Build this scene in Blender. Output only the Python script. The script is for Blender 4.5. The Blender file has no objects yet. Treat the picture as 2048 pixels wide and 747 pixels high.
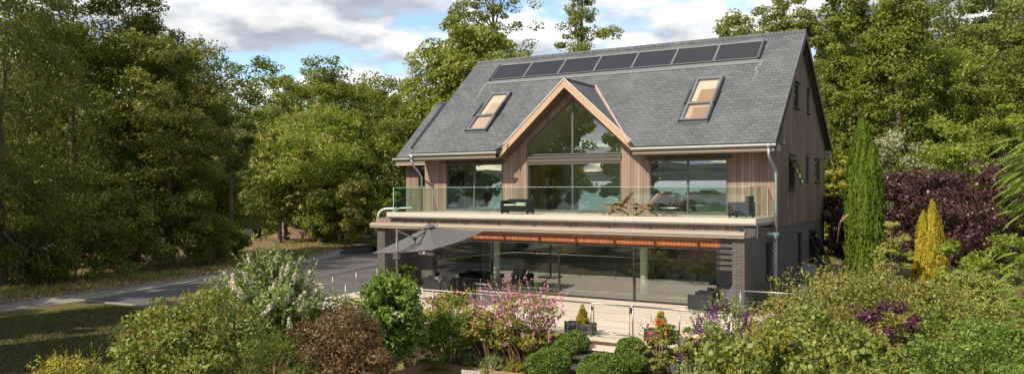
import bpy, bmesh, math, random
import numpy as np
from mathutils import Vector, Matrix
from mathutils.geometry import tessellate_polygon

scn = bpy.context.scene
COL = scn.collection
R = math.radians
PI = math.pi

# ---------------------------------------------------------------- survey helper
# plan position of something seen under bearing column u (photo 2048 px wide) at distance d
YAW = R(30.65); FPX = 1590.0; CAM = (6.69, -30.48, 4.17)
def at(u, d):
    t = (u - 1024) / FPX
    return (CAM[0] + d * (-math.sin(YAW) + t * math.cos(YAW)), CAM[1] + d * (math.cos(YAW) + t * math.sin(YAW)))
def zat(v, d):
    return CAM[2] + (380.7 - v) * d / FPX

# ---------------------------------------------------------------- materials
def mat(name):
    m = bpy.data.materials.new(name); m.use_nodes = True
    nt = m.node_tree; nt.nodes.clear()
    out = nt.nodes.new('ShaderNodeOutputMaterial')
    return m, nt, out
class NT:
    def __init__(s, nt): s.nt = nt
    def n(s, typ, **kw):
        nd = s.nt.nodes.new(typ)
        for k, v in kw.items():
            if k.startswith('i_'):
                nd.inputs[k[2:].replace('_', ' ')].default_value = v
            else: setattr(nd, k, v)
        return nd
    def l(s, a, b): s.nt.links.new(a, b)
    def math(s, op, a, b=None, c=None, clamp=False):
        nd = s.nt.nodes.new('ShaderNodeMath'); nd.operation = op; nd.use_clamp = clamp
        for i, x in enumerate((a, b, c)):
            if x is None: continue
            if isinstance(x, (int, float)): nd.inputs[i].default_value = x
            else: s.l(x, nd.inputs[i])
        return nd.outputs[0]
    def mix(s, fac, a, b, mode='MIX'):
        nd = s.nt.nodes.new('ShaderNodeMix'); nd.data_type = 'RGBA'; nd.blend_type = mode
        for sock, x in ((nd.inputs[0], fac), (nd.inputs[6], a), (nd.inputs[7], b)):
            if isinstance(x, (int, float)): sock.default_value = x
            elif isinstance(x, tuple): sock.default_value = x if len(x) == 4 else x + (1,)
            else: s.l(x, sock)
        return nd.outputs[2]
    def ramp(s, fac, stops, interp='LINEAR'):
        nd = s.nt.nodes.new('ShaderNodeValToRGB'); cr = nd.color_ramp; cr.interpolation = interp
        while len(cr.elements) < len(stops): cr.elements.new(0.5)
        for e, (p, c) in zip(cr.elements, stops):
            e.position = p; e.color = c if len(c) == 4 else tuple(c) + (1,)
        s.l(fac, nd.inputs[0]); return nd.outputs[0]
    def noise(s, vec, scale, detail=3, rough=.55, dim='3D'):
        nd = s.nt.nodes.new('ShaderNodeTexNoise'); nd.noise_dimensions = dim
        nd.inputs['Scale'].default_value = scale; nd.inputs['Detail'].default_value = detail; nd.inputs['Roughness'].default_value = rough
        if vec is not None: s.l(vec, nd.inputs['Vector'])
        return nd.outputs['Fac']
    def bump(s, h, strength=.3, dist=.02):
        nd = s.nt.nodes.new('ShaderNodeBump'); nd.inputs['Strength'].default_value = strength; nd.inputs['Distance'].default_value = dist
        s.l(h, nd.inputs['Height']); return nd.outputs[0]
    def pr(s, out, col, rough=.6, spec=.4, metal=0., normal=None):
        p = s.nt.nodes.new('ShaderNodeBsdfPrincipled')
        for k, x in (('Base Color', col), ('Roughness', rough), ('Specular IOR Level', spec), ('Metallic', metal)):
            if isinstance(x, (int, float)): p.inputs[k].default_value = x
            elif isinstance(x, tuple): p.inputs[k].default_value = x + (1,) if len(x) == 3 else x
            else: s.l(x, p.inputs[k])
        if normal is not None: s.l(normal, p.inputs['Normal'])
        s.l(p.outputs[0], out.inputs[0]); return p

def plain(name, col, rough=.6, spec=.4, metal=0., var=.18, scale=6.):
    m, nt, out = mat(name); N = NT(nt)
    g = N.n('ShaderNodeNewGeometry').outputs['Position']
    f = N.noise(g, scale, 4)
    c = N.ramp(f, [(.25, tuple(x * (1 - var) for x in col)), (.75, tuple(min(1, x * (1 + var)) for x in col))])
    b = N.bump(N.noise(g, scale * 12, 2), .12, .01)
    N.pr(out, c, rough, spec, metal, b); return m

def boards(name, cols, width=.14, rough=.75, weather=.35, axis=0, grain=True, streak=0.):
    """timber boards running along the second UV axis, each with its own tone"""
    m, nt, out = mat(name); N = NT(nt)
    uv = N.n('ShaderNodeUVMap').outputs[0]
    sp = N.n('ShaderNodeSeparateXYZ'); N.l(uv, sp.inputs[0])
    a, b = (sp.outputs[0], sp.outputs[1]) if axis == 0 else (sp.outputs[1], sp.outputs[0])
    q = N.math('DIVIDE', a, width); idx = N.math('FLOOR', q); fr = N.math('FRACT', q)
    w = N.n('ShaderNodeTexWhiteNoise'); w.noise_dimensions = '1D'; N.l(idx, w.inputs['W'])
    n = len(cols)
    base = N.ramp(w.outputs['Value'], [((i + .5) / n, c) for i, c in enumerate(cols)])
    cb = N.n('ShaderNodeCombineXYZ'); N.l(N.math('MULTIPLY', a, 14.), cb.inputs[0]); N.l(N.math('MULTIPLY', b, .7), cb.inputs[1]); N.l(idx, cb.inputs[2])
    gr = N.noise(cb.outputs[0], 1.6, 5, .65)
    base = N.mix(N.math('MULTIPLY', N.math('SUBTRACT', gr, .3, clamp=True), 1.1), base, tuple(x * .62 for x in cols[0]))
    wn = N.noise(uv, .55, 4, .6)
    g = sum(cols[0]) / 3
    base = N.mix(N.math('MULTIPLY', N.ramp(wn, [(.42, (0, 0, 0)), (.7, (1, 1, 1))]), weather), base, (g * .85, g * .80, g * .76))
    if streak:
        cs = N.n('ShaderNodeCombineXYZ'); N.l(N.math('MULTIPLY', a, 1.7), cs.inputs[0]); N.l(N.math('MULTIPLY', b, .10), cs.inputs[1])
        base = N.mix(N.ramp(N.noise(cs.outputs[0], 1.5, 3, .6), [(.40, (0, 0, 0)), (.62, (streak, streak, streak))]), base, tuple(x * .42 for x in cols[0]))
    edge = N.math('LESS_THAN', N.math('ABSOLUTE', N.math('SUBTRACT', fr, .5)), .455)
    base = N.mix(edge, tuple(x * .22 for x in cols[0]), base)
    h = N.math('ADD', edge, N.math('MULTIPLY', gr, .25))
    N.pr(out, base, rough, .25, 0, N.bump(h, .5, .012)); return m

def bricks(name, c1, c2, mortar, bw, bh, ms=.01, rough=.8, spec=.3, bump=.6, stain=None, offset=.5, dist=.012, msmooth=.1):
    m, nt, out = mat(name); N = NT(nt)
    uv = N.n('ShaderNodeUVMap').outputs[0]
    br = N.n('ShaderNodeTexBrick'); N.l(uv, br.inputs['Vector'])
    br.offset = offset
    for k, v in (('Scale', 1), ('Brick Width', bw), ('Row Height', bh), ('Mortar Size', ms), ('Mortar Smooth', msmooth), ('Bias', 0)): br.inputs[k].default_value = v
    br.inputs['Color1'].default_value = c1 + (1,); br.inputs['Color2'].default_value = c2 + (1,); br.inputs['Mortar'].default_value = mortar + (1,)
    n1 = N.noise(uv, .8, 5, .6); n2 = N.noise(uv, 9, 3)
    col = N.mix(N.math('MULTIPLY', n2, .45), br.outputs['Color'], tuple(x * .55 for x in c1))
    col = N.mix(N.ramp(n1, [(.45, (0, 0, 0)), (.75, (.45, .45, .45))]), col, stain or tuple(x * 1.5 for x in c2))
    h = N.math('ADD', N.math('SUBTRACT', 1, br.outputs['Fac']), N.math('MULTIPLY', n2, .4))
    N.pr(out, col, rough, spec, 0, N.bump(h, bump, dist)); return m

def leafmat(name, a, b, trans=.28, rough=.5, spec=.35, c=None, noise_scale=.7):
    """leaves: tone per leaf (attribute) and per clump; partly translucent"""
    m, nt, out = mat(name); N = NT(nt)
    t = N.n('ShaderNodeAttribute', attribute_name='tint').outputs['Fac']
    cl = N.n('ShaderNodeAttribute', attribute_name='clump').outputs['Fac']
    mixv = N.math('ADD', N.math('MULTIPLY', t, .55), N.math('MULTIPLY', cl, .45))
    st = [(.1, a), (.8, b)]
    if c: st = [(.08, a), (.62, b), (.9, c)]
    col = N.ramp(mixv, st)
    p = N.n('ShaderNodeBsdfPrincipled'); N.l(col, p.inputs['Base Color'])
    p.inputs['Roughness'].default_value = rough; p.inputs['Specular IOR Level'].default_value = spec
    tr = N.n('ShaderNodeBsdfTranslucent'); N.l(N.mix(1., col, (1.25, 1.2, .55), 'MULTIPLY'), tr.inputs[0])
    mx = N.n('ShaderNodeMixShader'); mx.inputs[0].default_value = trans
    N.l(p.outputs[0], mx.inputs[1]); N.l(tr.outputs[0], mx.inputs[2]); N.l(mx.outputs[0], out.inputs[0])
    return m

def glassmat(name, tint, base=.1, gloss=1.0, rough=0.0, wavy=0.0, ior=1.5):
    m, nt, out = mat(name); N = NT(nt)
    tr = N.n('ShaderNodeBsdfTransparent'); tr.inputs[0].default_value = tint + (1,)
    gl = N.n('ShaderNodeBsdfGlossy'); gl.inputs['Roughness'].default_value = rough; gl.inputs[0].default_value = (gloss, gloss, gloss, 1)
    geo = N.n('ShaderNodeNewGeometry'); dt = N.n('ShaderNodeVectorMath', operation='DOT_PRODUCT'); N.l(geo.outputs['Incoming'], dt.inputs[0]); N.l(geo.outputs['Normal'], dt.inputs[1])
    sch = N.math('POWER', N.math('SUBTRACT', 1., N.math('ABSOLUTE', dt.outputs['Value']), clamp=True), 5.)
    f0 = ((ior - 1) / (ior + 1)) ** 2
    if wavy:
        g = N.n('ShaderNodeNewGeometry').outputs['Position']
        b = N.bump(N.noise(g, .9, 1), wavy, .02); N.l(b, gl.inputs['Normal'])
    f = N.math('ADD', N.math('MULTIPLY', sch, 1 - f0 - base), f0 + base, clamp=True)
    mx = N.n('ShaderNodeMixShader'); N.l(f, mx.inputs[0]); N.l(tr.outputs[0], mx.inputs[1]); N.l(gl.outputs[0], mx.inputs[2])
    N.l(mx.outputs[0], out.inputs[0]); return m

M = {}
M['clad'] = boards('cedar_cladding', [(.36, .235, .175), (.30, .205, .16), (.42, .295, .225), (.33, .255, .215), (.40, .26, .19), (.24, .175, .14)], .14, weather=.3, streak=.5)
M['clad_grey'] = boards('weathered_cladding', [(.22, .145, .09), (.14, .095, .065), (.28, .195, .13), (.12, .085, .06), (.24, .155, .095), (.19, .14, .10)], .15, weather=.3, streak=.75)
M['clad_orange'] = boards('sheltered_cedar', [(.34, .125, .048), (.28, .10, .04), (.40, .155, .065), (.31, .11, .045)], .14, weather=.1)
M['barge'] = boards('bargeboard_timber', [(.50, .33, .21), (.46, .30, .19), (.54, .36, .235)], 40., weather=.15)
M['barge_grey'] = boards('grey_timber', [(.33, .27, .21), (.30, .24, .185), (.36, .29, .23)], .35, weather=.4, axis=1)
M['barge_dark'] = boards('dark_timber', [(.13, .085, .06), (.11, .075, .055), (.15, .10, .07)], 40., weather=.2)
M['slate'] = bricks('roof_slate', (.080, .084, .088), (.125, .129, .132), (.030, .031, .033), .31, .20, .010, rough=.55, spec=.4, bump=.7, stain=(.17, .172, .168), dist=.015)
M['brick'] = bricks('dark_brick', (.115, .098, .09), (.175, .15, .135), (.045, .042, .04), .29, .062, .012, rough=.75, bump=.8, stain=(.13, .115, .105))
M['redbrick'] = bricks('red_brick', (.36, .15, .085), (.44, .21, .13), (.32, .26, .2), .23, .075, .012, rough=.85, bump=.8, stain=(.3, .2, .14))
M['paving'] = bricks('patio_stone', (.52, .435, .35), (.585, .495, .40), (.45, .37, .29), .9, .6, .008, rough=.7, bump=.2, stain=(.55, .45, .36))
M['coping'] = plain('pale_coping', (.50, .435, .365), .6, var=.1)
M['metal'] = plain('grey_powder_coat', (.10, .085, .072), .4, .5, var=.05)
M['dark'] = plain('dark_frame', (.035, .033, .032), .4, .5, var=.08)
M['lead'] = plain('lead_flashing', (.15, .155, .16), .5, .4, var=.15)
M['gutter'] = plain('galvanised_gutter', (.25, .245, .23), .5, .4, .2, var=.12)
M['zinc'] = plain('galvanised_pipe', (.36, .40, .40), .45, .5, .3, var=.12)
M['copper'] = plain('tarnished_copper', (.50, .33, .27), .45, .5, .3, var=.25)
M['steel'] = plain('brushed_steel', (.30, .28, .26), .42, .5, .8, var=.06)
M['alu'] = plain('aluminium_rail', (.15, .152, .155), .45, .4, .3, var=.06)
M['white'] = plain('white_paint', (.70, .69, .66), .5, var=.05)
M['plaster'] = plain('pale_plaster', (.66, .64, .56), .8, var=.05)
M['cream'] = plain('cream_fabric', (.66, .60, .50), .9, var=.1)
M['wicker'] = bricks('black_wicker', (.03, .03, .032), (.05, .05, .052), (.008, .008, .008), .04, .018, .003, rough=.5, bump=.6)
M['teak'] = boards('teak', [(.50, .25, .15), (.43, .22, .135), (.55, .29, .18)], .06, weather=.3)
M['canvas'] = plain('grey_canvas', (.100, .096, .096), .85, .2, var=.06)
M['black'] = plain('black_plastic', (.015, .015, .016), .4, .5, var=.1)
M['floor'] = plain('grey_floor_tile', (.30, .28, .26), .35, var=.08)
M['oak'] = boards('oak_veneer', [(.47, .30, .13), (.43, .27, .115)], .4, weather=.1)
M['fabric'] = plain('grey_green_fabric', (.20, .24, .22), .9, var=.12)
M['teal'] = plain('teal_fabric', (.03, .14, .15), .8, var=.1)
M['bed'] = plain('pale_blanket', (.42, .62, .58), .9, var=.12)
M['bark'] = plain('bark', (.13, .10, .075), .9, .1, var=.4, scale=3)
M['bark_pale'] = plain('pale_bark', (.24, .20, .16), .9, .1, var=.35, scale=3)
M['twig'] = plain('dry_stems', (.26, .17, .095), .9, .1, var=.3)
M['glass'] = glassmat('window_glass', (.80, .92, .85), .30)
M['glass_ground'] = glassmat('patio_door_glass', (.82, .90, .84), .19)
M['glass_tri'] = glassmat('gable_glass', (.76, .90, .72), .26)
M['glass_side'] = glassmat('side_glass', (.5, .62, .5), .2)
M['balus'] = glassmat('balustrade_glass', (.74, .88, .80), .04, ior=1.42)
M['balus_edge'] = plain('glass_edge', (.42, .58, .52), .2, .6, var=.05)
M['blind'] = plain('beige_blind', (.50, .46, .40), .9, var=.05)
M['blind_low'] = plain('pink_blind', (.40, .33, .31), .9, var=.05)
M['glass_sky'] = glassmat('skylight_glass', (.90, .85, .78), .0, ior=1.18)
def solar():
    m, nt, out = mat('solar_cells'); N = NT(nt)
    uv = N.n('ShaderNodeUVMap').outputs[0]
    sp = N.n('ShaderNodeSeparateXYZ'); N.l(uv, sp.inputs[0])
    a = N.math('LESS_THAN', N.math('FRACT', N.math('MULTIPLY', sp.outputs[1], 14.)), .16)
    b = N.math('LESS_THAN', N.math('FRACT', N.math('MULTIPLY', sp.outputs[0], 6.)), .05)
    l = N.math('MAXIMUM', a, b)
    col = N.mix(l, (.016, .014, .018), (.060, .055, .060))
    N.pr(out, col, .3, .25, 0); return m
M['solar'] = solar()

# foliage tones
M['l_beech'] = leafmat('beech_leaves', (0.059, 0.076, 0.013), (0.15, 0.163, 0.023), .38)
M['l_dark'] = leafmat('dark_leaves', (0.056, 0.081, 0.013), (0.171, 0.203, 0.032), .38)
M['l_chest'] = leafmat('sweet_chestnut_leaves', (0.078, 0.104, 0.018), (0.228, 0.247, 0.04), .38)
M['l_maple'] = leafmat('maple_leaves', (0.086, 0.117, 0.018), (0.241, 0.268, 0.04), .38)
M['l_horse'] = leafmat('horse_chestnut_leaves', (0.096, 0.128, 0.02), (0.292, 0.313, 0.052), .38)
M['l_poplar'] = leafmat('poplar_leaves', (0.099, 0.128, 0.029), (0.249, 0.275, 0.066), .38)
M['l_birch'] = leafmat('birch_leaves', (0.121, 0.144, 0.032), (0.27, 0.281, 0.068), .38)
M['l_lime'] = leafmat('lime_green_leaves', (0.121, 0.169, 0.02), (0.305, 0.353, 0.05), .38)
M['l_bright'] = leafmat('bright_shrub_leaves', (0.075, 0.144, 0.021), (0.218, 0.310, 0.052), .3)
M['l_olive'] = leafmat('olive_shrub_leaves', (0.07, 0.106, 0.018), (0.224, 0.258, 0.05), .25, c=(0.270, 0.230, 0.054))
M['l_bronze'] = leafmat('bronze_tips', (0.176, 0.132, 0.033), (0.330, 0.242, 0.066), .25)
M['l_yellow'] = leafmat('golden_leaves', (0.187, 0.187, 0.028), (0.396, 0.352, 0.055), .3)
M['l_gold'] = leafmat('golden_conifer', (.27, .22, .02), (.54, .44, .05), .2, .7, .15)
M['l_red'] = leafmat('reddish_leaves', (.072, .048, .022), (.195, .105, .052), .25, c=(.15, .18, .055))
M['l_purple'] = leafmat('copper_leaves', (0.03, 0.014, 0.013), (0.085, 0.038, 0.032), .2, .4, .45, c=(.13, .055, .042))
M['l_smoke'] = leafmat('purple_smoke_bush', (0.045, 0.018, 0.027), (0.128, 0.045, 0.068), .2)
M['l_cypress'] = leafmat('cypress_sprays', (0.066, 0.102, 0.012), (0.156, 0.216, 0.026), .15, .8, .1)
M['l_juniper'] = leafmat('juniper_sprays', (0.141, 0.166, 0.036), (0.38, 0.37, 0.103), .15, .8, .1)
M['l_box'] = leafmat('box_leaves', (0.056, 0.100, 0.015), (0.163, 0.237, 0.040), .2, .5, .3)
M['l_silver'] = leafmat('buddleia_leaves', (0.109, 0.15, 0.04), (0.282, 0.336, 0.105), .2)
M['l_spirea'] = leafmat('spirea_leaves', (0.09, 0.12, 0.022), (0.243, 0.246, 0.053), .25, c=(.38, .23, .085))
M['l_varieg'] = leafmat('variegated_leaves', (0.132, 0.154, 0.061), (0.396, 0.396, 0.220), .25)
M['l_sumac'] = leafmat('pinnate_leaves', (0.110, 0.176, 0.024), (0.253, 0.330, 0.055), .32)
M['l_rose'] = leafmat('rose_leaves', (0.096, 0.118, 0.023), (0.294, 0.276, 0.057), .26, c=(0.380, 0.276, 0.069))
M['l_meadow'] = leafmat('meadow_grass', (0.132, 0.165, 0.033), (0.286, 0.297, 0.066), .25)
M['l_litter'] = leafmat('dry_leaves', (0.176, 0.110, 0.055), (0.374, 0.264, 0.143), .1, .8, .1)
M['f_cream'] = leafmat('cream_catkins', (.36, .32, .11), (.58, .52, .21), .25, .8, .1)
M['f_white'] = leafmat('white_panicles', (.50, .42, .30), (.80, .74, .62), .15, .8, .1)
M['f_pink'] = leafmat('pink_flowers', (.46, .13, .28), (.72, .34, .52), .2, .8, .1)
M['f_rose'] = leafmat('pale_roses', (.75, .42, .38), (.85, .68, .58), .2, .8, .1)
M['f_red'] = leafmat('red_flowers', (.55, .06, .05), (.70, .16, .10), .2, .8, .1)
M['f_purple'] = leafmat('purple_panicles', (.10, .02, .14), (.24, .06, .28), .15, .8, .1)

# ---------------------------------------------------------------- objects
def tag(o, label=None, cat=None, group=None, kind=None):
    if label: o['label'] = label
    if cat: o['category'] = cat
    if group: o['group'] = group
    if kind: o['kind'] = kind
    return o
def thing(name, label, cat, loc=(0, 0, 0), rz=0, group=None):
    o = bpy.data.objects.new(name, None); COL.objects.link(o)
    o.empty_display_size = .3
    o.location = loc; o.rotation_euler = (0, 0, rz)
    return tag(o, label, cat, group)
def origin(parent):
    v = Vector((0, 0, 0))
    while parent is not None:
        v += parent.location; parent = parent.parent
    return v
def copy_tree(o, parent=None):
    c = o.copy(); COL.objects.link(c)
    if parent is not None: c.parent = parent
    for ch in list(o.children): copy_tree(ch, c)
    return c

class MB:
    """collects faces, then links them as one mesh object with metre UVs"""
    def __init__(s): s.v = []; s.f = []
    def add(s, vs, fs):
        k = len(s.v); s.v += [tuple(x) for x in vs]; s.f += [tuple(i + k for i in f) for f in fs]; return s
    def box(s, x0, x1, y0, y1, z0, z1):
        return s.add([(x, y, z) for z in (z0, z1) for y in (y0, y1) for x in (x0, x1)],
                     [(0, 2, 3, 1), (4, 5, 7, 6), (0, 1, 5, 4), (2, 6, 7, 3), (0, 4, 6, 2), (1, 3, 7, 5)])
    def quad(s, *p): return s.add(p, [tuple(range(len(p)))])
    def bar(s, p, q, w, h, up=(0, 0, 1)):
        p = Vector(p); q = Vector(q); d = (q - p).normalized(); u = Vector(up)
        a = d.cross(u)
        if a.length < 1e-4: a = d.cross(Vector((1, 0, 0)))
        a.normalize(); b = a.cross(d).normalized(); a *= w / 2; b *= h / 2
        vs = [e + i * a + j * b for e in (p, q) for i, j in ((-1, -1), (1, -1), (1, 1), (-1, 1))]
        return s.add(vs, [(3, 2, 1, 0), (4, 5, 6, 7), (0, 1, 5, 4), (1, 2, 6, 5), (2, 3, 7, 6), (3, 0, 4, 7)])
    def tube(s, pts, r, n=8, r1=None, cap=True):
        pts = [Vector(p) for p in pts]; k = len(s.v); m = len(pts)
        for i, p in enumerate(pts):
            d = (pts[min(i + 1, m - 1)] - pts[max(i - 1, 0)]).normalized()
            a = d.cross(Vector((0, 0, 1)))
            if a.length < 1e-3: a = Vector((1, 0, 0))
            a.normalize(); b = d.cross(a)
            rr = r if r1 is None else r + (r1 - r) * i / (m - 1)
            for j in range(n):
                t = 2 * PI * j / n; s.v.append(tuple(p + rr * (math.cos(t) * a + math.sin(t) * b)))
        for i in range(m - 1):
            for j in range(n):
                s.f.append((k + i * n + j, k + i * n + (j + 1) % n, k + (i + 1) * n + (j + 1) % n, k + (i + 1) * n + j))
        if cap:
            s.f.append(tuple(k + j for j in range(n))[::-1]); s.f.append(tuple(k + (m - 1) * n + j for j in range(n)))
        return s
    def ball(s, c, r, n=12, sx=1, sy=1, sz=1):
        k = len(s.v); h = n // 2
        for i in range(h + 1):
            t = PI * i / h
            for j in range(n):
                a = 2 * PI * j / n
                s.v.append((c[0] + r * sx * math.sin(t) * math.cos(a), c[1] + r * sy * math.sin(t) * math.sin(a), c[2] + r * sz * math.cos(t)))
        for i in range(h):
            for j in range(n): s.f.append((k + i * n + j, k + (i + 1) * n + j, k + (i + 1) * n + (j + 1) % n, k + i * n + (j + 1) % n))
        return s
    def slab(s, poly, holes, O, ex, ey, th):
        """flat polygon (2-D points, with holes) in the frame O, ex, ey, thickened by th against its normal"""
        O = Vector(O); ex = Vector(ex); ey = Vector(ey); n = ex.cross(ey).normalized()
        loops = [poly] + list(holes)
        flat = [q for lp in loops for q in lp]
        tri = tessellate_polygon([[Vector((a, b, 0)) for a, b in lp] for lp in loops])
        P = [O + a * ex + b * ey for a, b in flat]; k = len(s.v); m = len(flat)
        s.v += [tuple(p) for p in P] + [tuple(p - n * th) for p in P]
        for t in tri:
            a, b, c = [Vector(flat[i]).to_3d() for i in t]
            if (b - a).cross(c - a).z < 0: t = t[::-1]
            s.f.append(tuple(k + i for i in t)); s.f.append(tuple(k + m + i for i in t[::-1]))
        o = 0
        for lp in loops:
            L = len(lp)
            for i in range(L):
                a, b = o + i, o + (i + 1) % L
                s.f.append((k + a, k + m + a, k + m + b, k + b))
            o += L
        return s
    def build(s, name, m, parent=None, smooth=False, bevel=0):
        me = bpy.data.meshes.new(name)
        o0 = origin(parent) if parent is not None else Vector((0, 0, 0))
        me.from_pydata([tuple(Vector(v) - o0) for v in s.v], [], s.f); me.update()
        bm = bmesh.new(); bm.from_mesh(me)
        bmesh.ops.recalc_face_normals(bm, faces=bm.faces)
        if bevel: bmesh.ops.bevel(bm, geom=list(bm.edges), offset=bevel, segments=2, affect='EDGES')
        uvl = bm.loops.layers.uv.new('UVMap')
        for f in bm.faces:
            n = f.normal
            if abs(n.z) > .999: t1 = Vector((1, 0, 0))
            else: t1 = Vector((0, 0, 1)).cross(n).normalized()
            t2 = n.cross(t1)
            for lp in f.loops:
                p = lp.vert.co + o0
                lp[uvl].uv = (p.dot(t1), p.dot(t2))
            f.smooth = smooth
        bm.to_mesh(me); bm.free()
        me.materials.append(m)
        o = bpy.data.objects.new(name, me); COL.objects.link(o)
        if parent is not None: o.parent = parent
        return o

# ---------------------------------------------------------------- foliage
class Leaves:
    """collects leaf-sized faces (each a folded rhombus) as arrays"""
    def __init__(s, seed): s.rng = np.random.default_rng(seed); s.P = []; s.T = []; s.N = []; s.L = []; s.W = []; s.C = []
    def add(s, P, T, Nn, L, W, C=None):
        n = len(P)
        s.P.append(P); s.T.append(T); s.N.append(Nn); s.L.append(np.broadcast_to(L, (n,)).astype(float)); s.W.append(np.broadcast_to(W, (n,)).astype(float))
        s.C.append(np.full(n, .5) if C is None else np.broadcast_to(C, (n,)))
    def build(s, name, m, parent, z0=None):
        P = np.concatenate(s.P); T = np.concatenate(s.T); N = np.concatenate(s.N); L = np.concatenate(s.L)[:, None]; W = np.concatenate(s.W)[:, None]; C = np.concatenate(s.C)
        T = T / (np.linalg.norm(T, axis=1, keepdims=True) + 1e-9)
        B = np.cross(N, T); B /= (np.linalg.norm(B, axis=1, keepdims=True) + 1e-9)
        Nn = np.cross(T, B)
        n = len(P); V = np.empty((n, 4, 3))
        V[:, 0] = P - T * L * .5
        V[:, 1] = P + B * W * .5 - T * L * .05 + Nn * W * .18
        V[:, 2] = P + T * L * .5 - Nn * L * .12
        V[:, 3] = P - B * W * .5 - T * L * .05 + Nn * W * .18
        if z0 is not None: V[:, :, 2] = np.maximum(V[:, :, 2], z0)
        me = bpy.data.meshes.new(name)
        me.vertices.add(n * 4); me.vertices.foreach_set('co', V.reshape(-1))
        me.loops.add(n * 4); me.loops.foreach_set('vertex_index', np.arange(n * 4, dtype=np.int32))
        me.polygons.add(n); me.polygons.foreach_set('loop_start', np.arange(0, n * 4, 4, dtype=np.int32))
        a = me.attributes.new('tint', 'FLOAT', 'FACE'); a.data.foreach_set('value', s.rng.random(n).astype(np.float32))
        a = me.attributes.new('clump', 'FLOAT', 'FACE'); a.data.foreach_set('value', C.astype(np.float32))
        me.update(calc_edges=True); me.materials.append(m)
        o = bpy.data.objects.new(name, me); COL.objects.link(o)
        if parent is not None: o.parent = parent
        return o

PROF = {
    'round': lambda t: np.sqrt(np.clip(1 - (2 * t - 1) ** 2, 0, 1)),
    'ovoid': lambda t: np.abs(np.sin(PI * np.clip(t, 0, 1) ** 1.08)) ** .52,
    'tall': lambda t: np.clip(.55 + 1.2 * t, 0, 1) * np.clip(1 - t ** 3.2, 0, 1) ** .7,
    'full': lambda t: np.clip(.78 + .8 * t, 0, 1) * np.clip(1 - t ** 4.5, 0, 1) ** .5,
    'column': lambda t: np.clip(.62 + 1.5 * t, 0, 1) * np.clip(1 - t ** 2.6, 0, 1) ** .62,
    'cone': lambda t: np.clip(1 - t, 0, 1) ** .8,
    'dome': lambda t: np.sqrt(np.clip(1 - t ** 2.2, 0, 1)),
    'vase': lambda t: np.clip(.45 + .75 * t, 0, 1) * np.sqrt(np.clip(1 - t ** 5, 0, 1)),
}
def unit(rng, n):
    d = rng.normal(size=(n, 3)); return d / np.linalg.norm(d, axis=1, keepdims=True)
def lobes(rng, k=5, amp=.2):
    A = [(rng.integers(1, 5), rng.uniform(0, 6.28), rng.uniform(1, 7), amp * rng.uniform(.4, 1)) for _ in range(k)]
    return lambda th, t: 1 + sum(a * np.sin(i * th + p + f * t * 2) for i, p, f, a in A) / math.sqrt(k) * 1.6

def crown(L, z0, z1, rx, ry, prof, nc, cr, npc, leaf, asp=.6, lob=.2, up=.45, droop=0., flat=.7, inner=.45, cx=0, cy=0, hang=0., sizevar=.35, keep=None, bough=0):
    """clumps of leaves spread through a crown; returns the clump centres and the outline function"""
    rng = L.rng; pf = PROF[prof]; lb = lobes(rng, 6, lob)
    tt = np.linspace(0.001, .999, 200); w = pf(tt) + .08; w /= w.sum()
    t = rng.choice(tt, nc, p=w) + rng.uniform(-.003, .003, nc); th = rng.uniform(0, 2 * PI, nc)
    fr = inner + (1 - inner) * np.sqrt(rng.random(nc))
    r = pf(t) * lb(th, t) * fr
    C = np.stack([cx + rx * r * np.cos(th), cy + ry * r * np.sin(th), z0 + (z1 - z0) * t], 1)
    if keep is not None: C = C[keep(C)]; nc = len(C); th = np.arctan2(C[:, 1] - cy, C[:, 0] - cx)
    tone = rng.random(nc)
    if bough:
        # boughs: big leafy masses set apart from each other, each made of clumps on its upper, outer side
        nb = max(5, int(nc / bough)); B0 = C[:nb]; bth = th[:nb]
        br = cr * 1.3 * rng.uniform(.6, 1.35, nb); k = rng.integers(0, nb, nc)
        dd = unit(rng, nc); dd[:, 2] = np.where(dd[:, 2] < -.25, -dd[:, 2], dd[:, 2])
        dd += np.stack([np.cos(bth[k]), np.sin(bth[k]), np.zeros(nc)], 1) * .35
        C2 = B0[k] + dd * (br[k] * (.45 + .6 * rng.random(nc)))[:, None] * np.array([1, 1, .72])
        core = rng.random(nc) < .16
        C = np.where(core[:, None], C * np.array([.72, .72, 1]), C2); tone = np.clip(.6 * rng.random(nb)[k] + .4 * tone, 0, 1); th = np.where(core, th, bth[k])
    R_ = cr * rng.uniform(.55, 1.2, nc) * (.92 if bough else 1.08)
    idx = np.repeat(np.arange(nc), npc); n = len(idx)
    d = unit(rng, n); d[:, 2] = d[:, 2] * .8 + .12
    q = (.35 + .65 * rng.random(n) ** .5)[:, None]
    off = d * q * R_[idx][:, None]; off[:, 2] *= flat
    rad = np.stack([np.cos(th), np.sin(th), np.zeros(nc)], 1)[idx]
    off[:, 2] -= droop * R_[idx] * q[:, 0] ** 2 * (.5 + .5 * (rad * d).sum(1))
    P = C[idx] + off
    Nn = d * .9 + np.array([0, 0, up]) + rng.normal(size=(n, 3)) * .36
    T = unit(rng, n) + rad * .5 + np.array([0, 0, -hang])
    s = leaf * rng.uniform(1 - sizevar, 1 + sizevar, n)
    L.add(P, T, Nn, s, s * asp, tone[idx])
    return C, R_, lambda th_, t_: pf(t_) * lb(th_, t_)

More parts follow.
